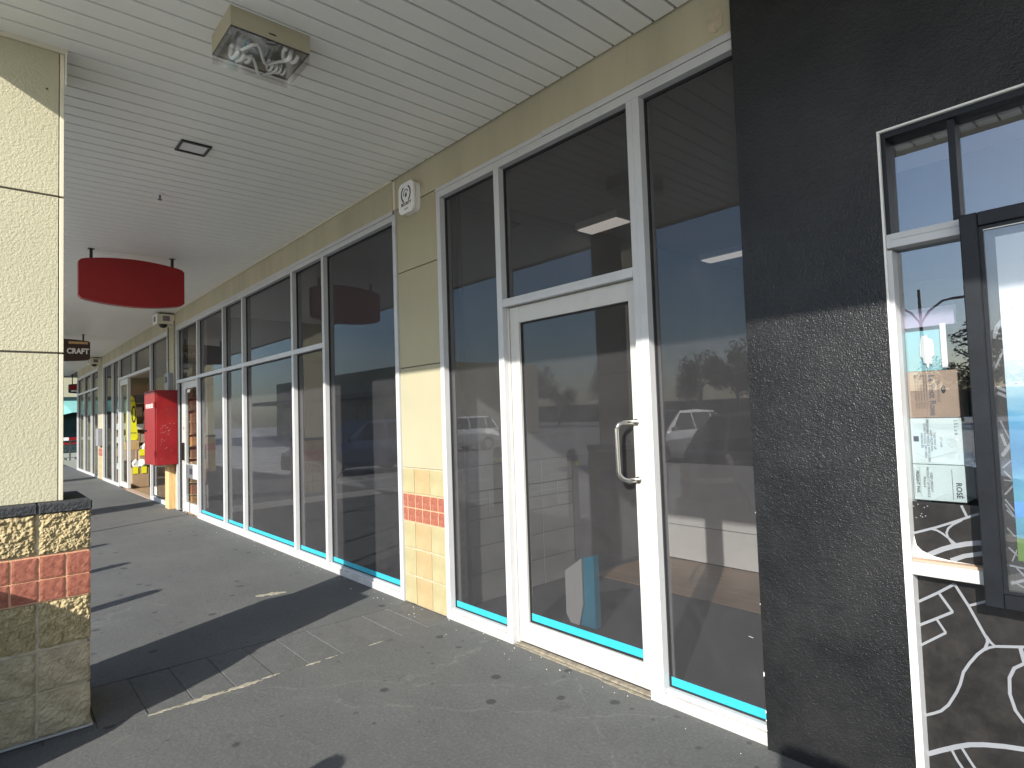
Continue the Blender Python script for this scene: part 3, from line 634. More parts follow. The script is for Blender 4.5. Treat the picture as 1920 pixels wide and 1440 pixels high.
# ================================================================ INTERIORS
structure('shop_floor', 'dark', (-10.75, 4, .1, 11, -.1, -.002))
structure('wood_floor', 'wood', (-3.75, 4, 1.62, 2.6, -.0015, .003))
structure('shop_floor', 'wood', (-26.4, -10.85, .1, 11, -.1, -.002))
structure('shop_ceiling', 'int_wall', (-26.4, 4, .205, 11, 3.28, 3.33))
structure('back_wall', 'int_wall', (-26.4, 4, 10.9, 11, 0, 3.28))
structure('end_wall', 'cream', (-26.40, -26.29, .101, 11, 0, 4.09))
structure('partition_wall', 'int_wall', (-1.10, -1.0, .205, 11, 0, 3.28))
iw = structure('partition_wall', 'int_grey', (-10.85, -10.75, .205, 10.9, 0, 3.28))
part('skirting', 'int_wall', iw, (-10.75, -10.735, .22, 10.9, 0, .10))
pw = structure('partition_wall', 'int_grey', (-4.30, -3.86, .205, 10.9, 0, 3.28))
for (za, zb) in ((.003, .222), (.228, .438), (.444, .650), (.882, 1.080)):
    for k in range(3): part('tile', 'int_tile', pw, (-3.860, -3.848, .31 + k * .40, .705 + k * .40, za, zb), bevel=.003)
for k in range(6):
    for za, zb in ((.659, .760), (.768, .871)): part('tile', 'int_tile', pw, (-3.860, -3.850, .31 + k * .2, .503 + k * .2, za, zb), bevel=.002)
part('render_panel', 'int_tile', pw, (-3.860, -3.850, .31, 10.8, 1.088, 3.27))
ct = thing('counter', (-2.4, 2.7, 0), 'low pale panelled counter front inside the tinted shop', 'counter')
part('panel', 'white', ct, (-3.7, -1.3, 2.6, 2.62, .012, .338)); part('panel', 'white', ct, (-3.7, -1.3, 2.6, 2.62, .345, .95)); part('counter_body', 'dark', ct, (-3.7, -1.3, 2.621, 3.1, .0, .95))
for i, (x0, x1, y0) in enumerate(((-4.2 + .4, -3.3, 1.62), (-3.75, -2.9, 3.7), (-7.6, -6.4, 2.4))):
    t = thing('ceiling_light', ((x0 + x1) / 2, y0 + .12, 3.2), ['short lit ceiling fitting seen through the pane above the door', 'lit ceiling fitting seen through the pane beside the black wall', 'lit ceiling fitting inside the long left shop'][i], 'ceiling light')
    part('housing', 'white', t, (x0, x1, y0, y0 + .24, 3.215, 3.279)); part('diffuser', 'tube', t, (x0 + .02, x1 - .02, y0 + .02, y0 + .22, 3.205, 3.2149))
fb = thing('display_stand', (-2.9, .62, 0), 'small folded white stand with a cyan side on the floor behind the glass door', 'stand')
b = MB(); b.poly_prism([(-3.06, .06), (-3.02, .003), (-2.94, .003), (-2.90, .15), (-2.90, .47), (-3.06, .36)], 'y', .55, .56); b.build('card_front', 'int_wall', fb)
b = MB(); b.poly_prism([(-2.938, .003), (-2.80, .003), (-2.80, .50), (-2.898, .47), (-2.898, .15)], 'y', .565, .62); b.build('card_side', 'cardboard_blue', fb)
# craft shop contents
def box_thing(name, x, y, z, w, d, h, m, label, cat, group=None):
    o = part(name, m, None, (x - w / 2, x + w / 2, y - d / 2, y + d / 2, z, z + h), bevel=.006); return tag(o, label, cat, group)
rnd = random.Random(5)
ORD = ['first', 'second', 'third', 'fourth', 'fifth', 'sixth', 'seventh', 'eighth', 'ninth', 'tenth', 'eleventh', 'twelfth', 'thirteenth']
ROWS = ['one', 'two', 'three', 'four', 'five', 'six', 'seven', 'eight', 'nine', 'ten']
sh = thing('shelf_unit', (-12.0, .5, 0), 'shelves packed with brown timber pieces behind the white craft shop door', 'shelf')
part('back_panel', 'carton', sh, (-12.18, -12.16, .21, 1.4, 0, 2.4))
for k in range(10): part('shelf', 'ply', sh, (-12.159, -11.82, .21, 1.4, .02 + k * .215, .034 + k * .215))
woods = [mat('timber_%s' % n_, c_, .6, var=.2, vscale=8) for n_, c_ in (('amber', (.55, .27, .10)), ('red', (.38, .14, .07)), ('pale', (.62, .42, .24)), ('brown', (.26, .13, .07)))]
wn_ = ['amber', 'red brown', 'pale', 'dark brown']
for k in range(10):
    y = .22; c_ = 0
    while y < .9:
        w = rnd.uniform(.07, .13); h_ = rnd.uniform(.13, .195); q_ = rnd.randrange(4)
        o = part('timber_block', woods[q_], None, (-12.10, -11.84 + rnd.uniform(0, .04), y, y + w - .008, .036 + k * .215, .036 + k * .215 + h_))
        tag(o, '%s timber block, %s from the glass, shelf %s up, craft shop door' % (wn_[q_], ORD[c_], ROWS[k]), 'timber block', 'timber blocks on the craft shop shelves'); y += w; c_ += 1
su = thing('shelf_unit', (-19.6, 1.2, 0), 'dark stocked shelves seen through the open craft shop entrance', 'shelf')
part('back_panel', 'carton', su, (-20.0, -19.97, .2, 2.2, 0, 2.66))
for k in range(6): part('shelf', 'carton', su, (-19.969, -19.6, .2, 2.2, .3 + k * .36, .32 + k * .36))
for k in range(6):
    y = .25; c_ = 0
    while y < 1.5:
        w = rnd.uniform(.12, .28); q_ = rnd.randrange(4)
        o = part('stock_box', ['white', 'carton', 'ink_soft', 'carton_tan'][q_], None, (-19.9, -19.63, y, y + w - .02, .322 + k * .36, .322 + k * .36 + rnd.uniform(.12, .26)))
        tag(o, '%s stock box, %s from the entrance, shelf %s up, open craft shop' % (['white', 'brown', 'dark', 'tan'][q_], ORD[c_], ROWS[k]), 'stock box', 'stock boxes inside the craft shop'); y += w; c_ += 1
ys = thing('hanging_sign', (-17.2, .23, 1.18), 'fluorescent yellow price board numbered 10 in the open entrance', 'sign')
for k in range(3):
    b = MB(); o_ = k * .028; zz_ = k * .03; b.poly_prism([(.097, 1.20 - zz_), (.31 + o_, 1.20 - zz_), (.27 + o_, 1.55 - zz_), (.245 + o_, 2.10 - zz_), (.205 + o_, 2.22 - zz_), (.097, 2.22 - zz_)], 'x', -17.2 - k * .12, -17.18 - k * .12)
    b.build('board', 'yellow', ys)
text('10', .62, (-17.178, .165, 1.75), SIDE, 'ink', ys, bold=-.004, sx=.36); text('BARGAINS', .06, (-17.178, .165, 2.10), SIDE, 'ink', ys, sx=.7); text('EVERY DAY', .05, (-17.178, .20, 1.32), SIDE, 'ink_soft', ys, sx=.6)
part('hanger', 'black', ys, (-17.20, -17.19, .15, .16, 2.22, 3.27))
box_thing('bin_box', -17.35, .36, 0.0, .4, .36, .46, 'carton', 'brown bargain bin with yellow tickets in the open entrance', 'box')
box_thing('bin_box', -18.1, .25, 0.0, .5, .28, .62, 'carton_tan', 'tan bargain bin left of the brown one in the open entrance', 'box')
box_thing('bin_box', -17.9, .62, 0.0, .5, .40, .86, 'carton', 'taller brown bin at the back of the open entrance', 'box')
box_thing('open_crate', -18.7, .42, .86, .3, .3, .22, 'ply', 'small timber crate under the yellow price board', 'crate')
box_thing('crate_stand', -18.7, .42, 0, .3, .3, .855, 'carton_tan', 'tan stand carrying the small timber crate', 'box')
for i, (x, y, z, lab) in enumerate(((-17.14, .25, .33, 'yellow price ticket at the left of the lower bin row'), (-17.14, .43, .33, 'yellow price ticket at the right of the lower bin row'), (-17.64, .48, .74, 'yellow price ticket at the left of the upper bin row'), (-17.64, .62, .74, 'yellow price ticket in the middle of the upper bin row'), (-17.64, .76, .74, 'yellow price ticket at the right of the upper bin row'))):
    tag(part('price_ticket', 'yellow', None, (x, x + .004, y - .055, y + .055, z, z + .16)), lab, 'ticket', 'yellow tickets on the bins')
rnd = random.Random(6)
for i in range(12):
    x, y, z = (rnd.uniform(-17.5, -17.2), rnd.uniform(.22, .5), .465) if i < 6 else (rnd.uniform(-18, -17.7), rnd.uniform(.48, .8), .865)
    b = MB(); b.lathe([(.02, 0), (.07, .03), (.09, .1), (.06, .16), (.015, .2)], (x, y, z), 9)
    for v in b.bm.verts: v.co += Vector((noise.noise(v.co * 9) * .05, noise.noise(v.co * 9 + Vector((4, 4, 4))) * .05, 0))
    tag(b.build('wrapped_bundle', 'white' if i % 3 else 'carton_white'), 'white plastic wrapped bundle heaped on the bargain bins', 'bundle', 'white wrapped bundles on the bins')

# ================================================================ PILLARS
def rough_face(b, axis, const, sgn, a0, a1, z0, z1, amp, seed, depth=.09, N=46, drop=.009, wob=.012):
    """block with one split face: face normal sgn*axis at const, running a0..a1 and z0..z1"""
    bm = b.bm; g = []
    def P(u, w, d):
        a = a0 + (a1 - a0) * u; z = z0 + (z1 - z0) * w
        return (const + sgn * d, a, z) if axis == 'x' else (a, const + sgn * d, z)
    for i in range(N + 1):
        row = []
        for j in range(N + 1):
            u, w = i / N, j / N; e = min(u, 1 - u, w, 1 - w)
            q = Vector(((a0 + (a1 - a0) * u) * 1, seed * 3.7, (z0 + (z1 - z0) * w)))
            d = (noise.noise(q * 17) * .55 + noise.noise(q * 48) * .7 + noise.noise(q * 105) * .7) * amp
            d -= drop * (1 - min(1, e / .07)) ** 1.5
            row.append(bm.verts.new(P(u + noise.noise(q * 25) * wob, w + noise.noise(q * 27) * wob, d)))
        g.append(row)
    for i in range(N):
        for j in range(N): bm.faces.new((g[i][j], g[i + 1][j], g[i + 1][j + 1], g[i][j + 1]))
    back = [bm.verts.new(P(u, w, -depth)) for u, w in ((0, 0), (1, 0), (1, 1), (0, 1))]
    edges = [[g[i][0] for i in range(N + 1)], [g[N][j] for j in range(N + 1)], [g[i][N] for i in range(N, -1, -1)], [g[0][j] for j in range(N, -1, -1)]]
    for k, e in enumerate(edges): bm.faces.new(e + [back[(k + 1) % 4], back[k]])
    bm.faces.new(back[::-1])
PX, PY = -3.77, -2.175            # corner of the base nearest the camera and shops
def pillar(label):
    t = thing('pillar', (-4.0, -2.5, 0), label, 'pillar', 'pillars along the walkway edge')
    part('core', 'mortar', t, (PX - .59, PX - .014, -2.806, PY - .014, 0, 1.118))
    part('band_mortar', 'mortar_red', t, (PX - .598, PX - .0045, -2.812, PY - .008, .655, .878))
    rows = [(.012, .216), (.226, .416), (.432, .650), (.884, 1.078)]
    cols = [(-2.385, PY - .001), (-2.601, -2.397), (-2.815, -2.613)]
    s = 0
    for ri, (z0, z1) in enumerate(rows):
        for (a0, a1) in cols:
            b = MB(); s += 1
            rough_face(b, 'x', PX, 1, a0, a1, z0, z1, .013 if ri >= 2 else .0085, s, depth=.05, wob=.02)
            b.build('block', 'block' if ri >= 2 else 'block_smooth', t)
        for (a0, a1) in ((PX - .21, PX - .052), (PX - .40, PX - .222), (PX - .60, PX - .41)):
            b = MB(); s += 1; rough_face(b, 'y', PY, 1, a0, a1, z0, z1, .007, s, depth=.06, N=10); b.build('block', 'block', t)
            b = MB(); s += 1; rough_face(b, 'y', -2.82, -1, a0, a1, z0, z1, .007, s, depth=.06, N=10); b.build('block', 'block', t)
    for (a0, a1) in cols: part('cap_block', 'cap', t, (PX - .10, PX + .004, a0 - .002, a1 + .006, 1.0795, 1.130), bevel=.006)
    part('cap_block', 'cap', t, (PX - .60, PX - .1005, -2.82, PY + .004, 1.0795, 1.130), bevel=.006)
    ys = [PY - .002 - k * .1075 for k in range(7)]
    for k in range(6):
        for z0, z1 in ((.661, .760), (.768, .872)):
            b = MB(); s += 1; rough_face(b, 'x', PX + .001, 1, ys[k + 1] + .012, ys[k], z0, z1, .0012, s, depth=.03, N=10, drop=.0015, wob=.02); b.build('red_tile', 'red_tile', t)
    for k in range(4):
        for z0, z1 in ((.661, .760), (.768, .872)):
            part('red_tile', 'red_tile', t, (PX - .34 - .105 + k * .1075 + .003, PX - .34 + k * .1075 - .006, PY - .03, PY - .001, z0, z1), bevel=.003)
    # rendered shaft
    CX, CY0, CY1 = -3.86, -2.79, -2.305
    part('shaft_core', 'sealant', t, (CX - .41, CX - .006, CY0 + .006, CY1, 1.131, 3.499))
    for a, c in ((1.131, 1.880), (1.890, 2.700), (2.710, 3.475)):
        part('render_panel', 'stucco', t, (CX - .416, CX, CY0, CY1, a, c), bevel=.002)
        part('corner_bead', 'bead', t, (CX - .416, CX - .001, CY1 + .0035, CY1 + .023, a, c), bevel=.002)
    part('top_trim', 'bead', t, (CX - .42, CX + .012, CY0 - .01, CY1 + .035, 3.4752, 3.4995))
    part('corner_flashing', 'soffit', t, (CX - .02, CX + .03, CY1 + .0255, CY1 + .03, 3.30, 3.475))
    part('screw', 'ink', t, (CX, CX + .004, CY1 - .055, CY1 - .047, 3.262, 3.270))
    b = MB(); b.box(PX - .61, PX + .008, -2.83, PY + .010, 0.0, .011, bevel=.004); b.build('base_mortar', 'concrete', t)
    return t
p0 = pillar('cream rendered pillar on a rough stone block base, nearest the camera')
for k in range(1, 4):
    copy_tree(p0, (-4.0 - 8.25 * k, -2.5, 0), ['', 'second pillar along the walkway, beyond the red hanging sign', 'third pillar along the walkway, level with the far tiled pier', 'last pillar at the end of the walkway'][k])

# ================================================================ CEILING FITTINGS
lb = thing('light_box', (-3.1, -1.525, 3.36), 'square cream soffit light with a clear bowed cover above the walkway', 'ceiling light')
LX0, LX1, LY0, LY1 = -3.255, -2.945, -1.72, -1.33
part('housing', 'lampbox', lb, (LX0, LX1, LY0, LY0 + .008, 3.402, 3.4995), (LX0, LX1, LY1 - .008, LY1, 3.402, 3.4995), (LX0, LX0 + .008, LY0 + .0085, LY1 - .0085, 3.402, 3.4995), (LX1 - .008, LX1, LY0 + .0085, LY1 - .0085, 3.402, 3.4995))
part('gasket', 'ink', lb, (LX0 + .001, LX1 - .001, LY0 + .001, LY0 + .009, 3.397, 3.4018), (LX0 + .001, LX1 - .001, LY1 - .009, LY1 - .001, 3.397, 3.4018), (LX0 + .001, LX0 + .009, LY0 + .009, LY1 - .009, 3.397, 3.4018), (LX1 - .009, LX1 - .001, LY0 + .009, LY1 - .009, 3.397, 3.4018))
b = MB(); b.poly_prism([(LY0 + .03, 3.48), (LY0 + .12, 3.44), (LY1 - .12, 3.44), (LY1 - .03, 3.48), (LY1 - .03, 3.49), (LY0 + .03, 3.49)], 'x', LX0 + .02, LX1 - .02); b.build('reflector', mat('steel_reflector', (.5, .5, .5), .18, metal=1), lb)
part('base_plate', mat('lamp_backplate', (.16, .16, .155), .4), lb, (LX0 + .009, LX1 - .009, LY0 + .009, LY1 - .009, 3.491, 3.498))
b = MB(); b.box(LX0 + .002, LX1 - .002, LY0 + .002, LY1 - .002, 3.352, 3.3965)
bmesh.ops.delete(b.bm, geom=[f for f in b.bm.faces if f.calc_center_median().z > 3.39], context='FACES_ONLY')
b.build('cover', 'cover', lb)
def helix(cx, cy, cz, r, turns, h_, tr, name):
    pts = [(cx + r * math.cos(a) * (1 - .3 * (a / (turns * 6.283))), cy + h_ * (a / (turns * 6.283)), cz + r * .6 * math.sin(a)) for a in [turns * 2 * math.pi * k / (turns * 12) for k in range(turns * 12 + 1)]]
    mb = MB(); mb.tube(pts, tr, 7); return mb.build(name, 'bulb', lb, smooth=True)
helix(-3.17, -1.66, 3.405, .042, 3, .10, .0105, 'lamp_tube'); helix(-3.17, -1.47, 3.40, .038, 4, .09, .0065, 'lamp_tube'); helix(-3.03, -1.44, 3.405, .040, 2, .07, .0105, 'lamp_tube')
for kx in (0, 1):
    pts = [(-3.20 + .06 * math.sin(k * .55) + kx * .12, -1.62 + .018 * k - kx * .01, 3.385 - .010 * math.cos(k * .9)) for k in range(13)]
    mb = MB(); mb.tube(pts, .008, 8); mb.build('lamp_tube', 'bulb', lb, smooth=True)
pts = [(-2.99 - .045 * math.cos(a), -1.52 + .05 * math.sin(a), 3.43) for a in [k * .5 for k in range(9)]]
mb = MB(); mb.tube(pts, .005, 6); mb.build('cable', 'ink', lb, smooth=True)
dl = thing('downlight', (-4.70, -1.457, 3.47), 'small square black rimmed downlight recessed in the soffit', 'downlight')
part('rim', 'black', dl, (-4.80, -4.778, -1.557, -1.357, 3.488, 3.4998), (-4.622, -4.60, -1.557, -1.357, 3.488, 3.4998), (-4.7778, -4.6222, -1.557, -1.541, 3.488, 3.4998), (-4.7778, -4.6222, -1.373, -1.357, 3.488, 3.4998))
part('reflector', 'diffuser_white', dl, (-4.7778, -4.6222, -1.5408, -1.3732, 3.496, 3.4996))
sp = thing('sprinkler', (-5.83, -1.448, 3.44), 'white ceiling sprinkler rose hanging from the soffit slats', 'sprinkler')
b = MB(); b.lathe([(.042, 0), (.040, -.006), (.018, -.012)], (-5.83, -1.448, 3.4995), 20); b.build('rose', 'white', sp)
b = MB(); b.cyl((-5.83, -1.448, 3.488), (-5.83, -1.448, 3.450), .008); b.lathe([(.006, .0), (.018, -.003), (.018, -.007), (.004, -.009)], (-5.83, -1.448, 3.452), 14); b.build('nozzle', 'ink_soft', sp)

def blade_sign(X, yc, zc, w, h0, h1, th, label, m, rods=True, rot=0, ztop=3.4995, name='hanging_sign'):
    """board facing along the walkway, top and bottom edges bowed out"""
    t = thing(name, (X, yc, zc - h1 / 2), label, 'sign', 'signs hung from the soffit')
    pts = []; N = 14; r = .025
    for k in range(N + 1):
        u = -1 + 2 * k / N; pts.append((yc + u * (w / 2 - (r if k in (0, N) else 0)), zc + h0 / 2 + (h1 - h0) / 2 * (1 - u * u)))
    pts.append((yc + w / 2, zc + h0 / 2 - r)); pts.append((yc + w / 2, zc - h0 / 2 + r))
    for k in range(N + 1):
        u = 1 - 2 * k / N; pts.append((yc + u * (w / 2 - (r if k in (0, N) else 0)), zc - h0 / 2 - (h1 - h0) / 2 * (1 - u * u)))
    pts.append((yc - w / 2, zc - h0 / 2 + r)); pts.append((yc - w / 2, zc + h0 / 2 - r))
    b = MB(); b.poly_prism(pts, 'x', X - th / 2, X + th / 2); b.build('board', m, t)
    for s_ in (-.385, .385):
        b = MB(); zt = zc + h0 / 2 + (h1 - h0) / 2 * .4; b.box(X - .014, X + .014, yc + s_ * w - .014, yc + s_ * w + .014, zt, ztop - .004); b.box(X - .03, X + .03, yc + s_ * w - .03, yc + s_ * w + .03, ztop - .0038, ztop); b.build('hanger', 'black', t)
    return t
rs = blade_sign(-8.1, -1.275, 3.148, 1.053, .43, .55, .10, 'plain dark red bowed sign board hanging from the soffit', 'red_sign')
cs2 = blade_sign(-15.8, -1.33, 3.15, 1.02, .40, .47, .10, 'dark brown sign reading CRAFT hanging beyond the red one', mat('brown_sign', (.045, .022, .016), .5))
part('sign_stripe', 'ply', cs2, (-15.748, -15.744, -1.20, -.86, 3.285, 3.335))
text('CRAFT', .158, (-15.742, -.845, 3.125), SIDE, 'letter', cs2, align='RIGHT', bold=.006, extrude=.004, sx=.80)
ts = blade_sign(-28, .42, 2.97, 1.05, .32, .38, .10, 'small dark sign with a red panel at the far end of the walkway', 'ink', ztop=3.4995)
part('sign_panel', 'red_sign', ts, (-27.948, -27.944, -.07, .9, 2.94, 3.10)); part('sign_panel', 'letter', ts, (-27.948, -27.944, -.03, .9, 2.85, 2.91))

# ================================================================ WALL FITTINGS
sb_ = thing('alarm_siren', (-4.08, -.03, 3.14), 'white rounded alarm siren box with an eye emblem on the tiled pier', 'alarm box')
def rbox(x0, x1, z0, z1, r, y0, y1):
    pts = []
    for cx, cz, a0 in ((x1 - r, z1 - r, 0), (x0 + r, z1 - r, 90), (x0 + r, z0 + r, 180), (x1 - r, z0 + r, 270)):
        for k in range(7): a = R(a0 + k * 15); pts.append((cx + r * math.cos(a), cz + r * math.sin(a)))
    b = MB(); b.poly_prism(pts, 'y', y0, y1); return b
rbox(-4.20, -3.985, 3.135, 3.375, .05, -.028, .0118).build('back_box', 'white', sb_); rbox(-4.205, -3.98, 3.13, 3.38, .055, -.055, -.036).build('front_cover', 'white', sb_); rbox(-4.192, -3.993, 3.143, 3.367, .045, -.0358, -.0283).build('cover_gap', 'ink_soft', sb_)
ex, ez = -4.092, 3.285
def arc(b, r, a0, a1, w, y):
    N = 14; o = [(ex + r * math.cos(R(a0 + (a1 - a0) * k / N)), ez + r * math.sin(R(a0 + (a1 - a0) * k / N))) for k in range(N + 1)]
    ribbon(b, o, w, y)
b = MB(); arc(b, .066, 120, 240, .014, -.0552); arc(b, .066, -60, 60, .014, -.0552); arc(b, .036, 20, 200, .006, -.0552); b.build('emblem', 'ink', sb_)
b = MB(); b.poly_prism([(ex + .014 * math.cos(k), ez - .008 + .018 * math.sin(k)) for k in [i * .5236 for i in range(12)]], 'y', -.0552, -.0565); b.build('emblem', mat('blue_print', (.02, .10, .16), .5), sb_)
text('SECURITY', .034, (-4.092, -.0560, 3.205), FRONT, 'ink', sb_, bold=.001, extrude=.0005); text('ALARM', .016, (-4.092, -.0560, 3.165), FRONT, 'ink_soft', sb_, extrude=.0005)

fh = thing('fire_cabinet', (-12.3, -.17, .8), 'tall scratched red fire hose cabinet on the wall right of the open entrance', 'fire cabinet')
part('cabinet_body', 'red', fh, (-12.72, -11.872, -.322, .0115, .80, 2.085), bevel=.004); part('door', 'red', fh, (-12.715, -11.878, -.345, -.3225, .805, 2.08), bevel=.004)
part('top_lid', 'red', fh, (-12.735, -11.86, -.355, .0115, 2.0852, 2.10), bevel=.002)
text('FIRE HOSE REEL', .105, (-12.29, -.3455, 1.83), FRONT, 'letter', fh, bold=.001, extrude=.001, sx=.82)
part('handle', 'black', fh, (-12.60, -12.54, -.365, -.345, 1.38, 1.42)); part('hinge', 'red', fh, (-11.885, -11.868, -.352, -.33, .95, 1.05), (-11.885, -11.868, -.352, -.33, 1.8, 1.9))
b = MB(); rnd = random.Random(8)
for i in range(26):
    yy, zz = rnd.gauss(-.17, .06), rnd.gauss(1.42, .09)
    if i > 19: yy, zz = rnd.uniform(-.3, -.02), rnd.uniform(.85, 1.25)
    l_, a = rnd.uniform(.01, .06), rnd.uniform(.3, .9); dy, dz = math.cos(a) * l_, math.sin(a) * l_; w = rnd.uniform(.0007, .002)
    yy = max(-.3, min(-.06, yy))
    b.poly_prism([(yy, zz), (yy + w, zz - w), (yy + dy, zz + dz), (yy + dy - w, zz + dz + w)], 'x', -11.8718, -11.8706 + i * .00003)
b.build('scratch', 'scratch', fh)
pb = thing('plywood_box', (-12.24, -.04, 0), 'raw pine board box standing under the red fire cabinet', 'board box')
part('board', 'ply', pb, (-12.385, -12.125, -.082, -.066, .002, .795), bevel=.001); part('board', 'ply', pb, (-12.124, -12.105, -.082, .0105, .002, .795), bevel=.001)
part('board', 'ply', pb, (-12.385, -12.369, -.0655, .0105, .002, .795), bevel=.001)
el = thing('junction_box', (-12.0, -.04, 2.1), 'grey electrical box with a dial standing on the red fire cabinet', 'electrical box')
part('box_body', mat('grey_plastic', (.22, .23, .23), .5), el, (-12.32, -12.05, -.10, .0118, 2.101, 2.42), bevel=.006)
b = MB(); b.cyl((-12.19, -.10, 2.30), (-12.19, -.118, 2.30), .055); b.build('dial', 'ink_soft', el)
b = MB(); b.tube([(-12.02, -.008, 2.12), (-12.02, -.008, 3.35)], .013, 8); cdt = b.build('conduit', mat('grey_conduit', (.30, .29, .25), .6)); tag(cdt, 'thin pale conduit rising from the fire cabinet to the speaker box', 'conduit')
b = MB(); b.tube([(-12.48, -.004, 2.42), (-12.48, -.004, 3.30)], .009, 8); cdt = b.build('conduit', 'sealant'); tag(cdt, 'thin dark cable left of the pale conduit on the same pier', 'cable')
def speaker(x, label):
    t = thing('camera_box', (x, -.13, 3.28), label, 'camera', 'cream camera boxes on the piers')
    part('box_body', 'bead', t, (x - .17, x + .17, -.26, .0118, 3.30, 3.465), bevel=.006); part('front_plate', 'offwhite', t, (x - .185, x + .185, -.272, -.2605, 3.285, 3.475), bevel=.004)
    part('screen', 'ink_soft', t, (x - .06, x + .05, -.277, -.2722, 3.34, 3.43)); part('side_screen', 'ink_soft', t, (x + .1702, x + .174, -.18, -.07, 3.34, 3.43))
    b = MB(); b.lathe([(.07, .0), (.066, -.03), (.045, -.055), (.01, -.065)], (x, -.14, 3.2998), 16); b.build('dome', 'black', t, smooth=True)
    part('bracket', 'black', t, (x - .1, x + .1, -.2, .01, 3.466, 3.482))
    return t
q = speaker(-12.2, 'cream camera box with a dark dome above the red fire cabinet')
copy_tree(q, (-20.9, -.13, 3.28), 'smaller looking camera box on the far tiled pier')
gb = part('meter_box', mat('grey_meter_box', (.22, .22, .23), .5), None, (-20.95, -20.55, -.10, .0105, .95, 1.45), bevel=.01); tag(gb, 'grey meter box on the far tiled pier', 'meter box')

# ================================================================ WALKWAY EDGE AND CAR PARK
def bollard():
    t = thing('bollard', (0, 0, 0), 'x', 'bollard', 'bollards along the kerb')
    b = MB(); b.lathe([(.075, .01), (.075, .86), (.072, .93), (.058, .975), (.03, .995), (.003, 1.0)], (0, 0, 0), 22); b.build('post', 'charcoal', t, smooth=True)
    b = MB(); b.lathe([(.0765, .78), (.0765, .84)], (0, 0, 0), 22); b.build('reflective_band', 'yellow', t); b = MB(); b.lathe([(.13, 0), (.13, .012), (.08, .014)], (0, 0, 0), 22); b.build('base_plate', 'charcoal', t)
    return t
b0 = bollard(); b0.location = (-1.79, -3.2, 0); b0['label'] = 'dark bollard standing nearest the black wall'
for x, lab in ((-5.52, 'dark bollard just beyond the near pillar'), (-7.03, 'dark bollard outside the five bay shopfront'), (-8.50, 'dark bollard level with the red hanging sign')): copy_tree(b0, (x, -3.17, 0), lab)
lbn = thing('bin_shadow_caster', (-3.42, -3.2, 0), 'added unseen bin shape that casts the curved shadow on the near pillar', 'shadow caster')  # unseen round body, added and shaped to cast the curved pillar shadow
b = MB(); b.lathe([(.33, 0), (.35, .04), (.355, .50), (.30, .53), (.275, .88), (.23, .99), (.12, 1.025), (.02, 1.035)], (-3.52, -3.2, 0), 32); b.build('caster_body', 'charcoal', lbn, smooth=False)
b = MB(); b.lathe([(.293, .70), (.291, .76)], (-3.52, -3.2, 0), 28); b.build('caster_band', 'chrome', lbn)
spn = thing('sign_post', (-10.0, -3.15, 0), 'thin steel sign post at the kerb beyond the third bollard', 'sign post')
b = MB(); b.cyl((-9.75, -3.15, 0), (-9.75, -3.15, 2.6), .028); b.build('post', 'chrome', spn); part('sign_plate', 'white', spn, (-9.97, -9.53, -3.185, -3.18, 2.1, 2.6))

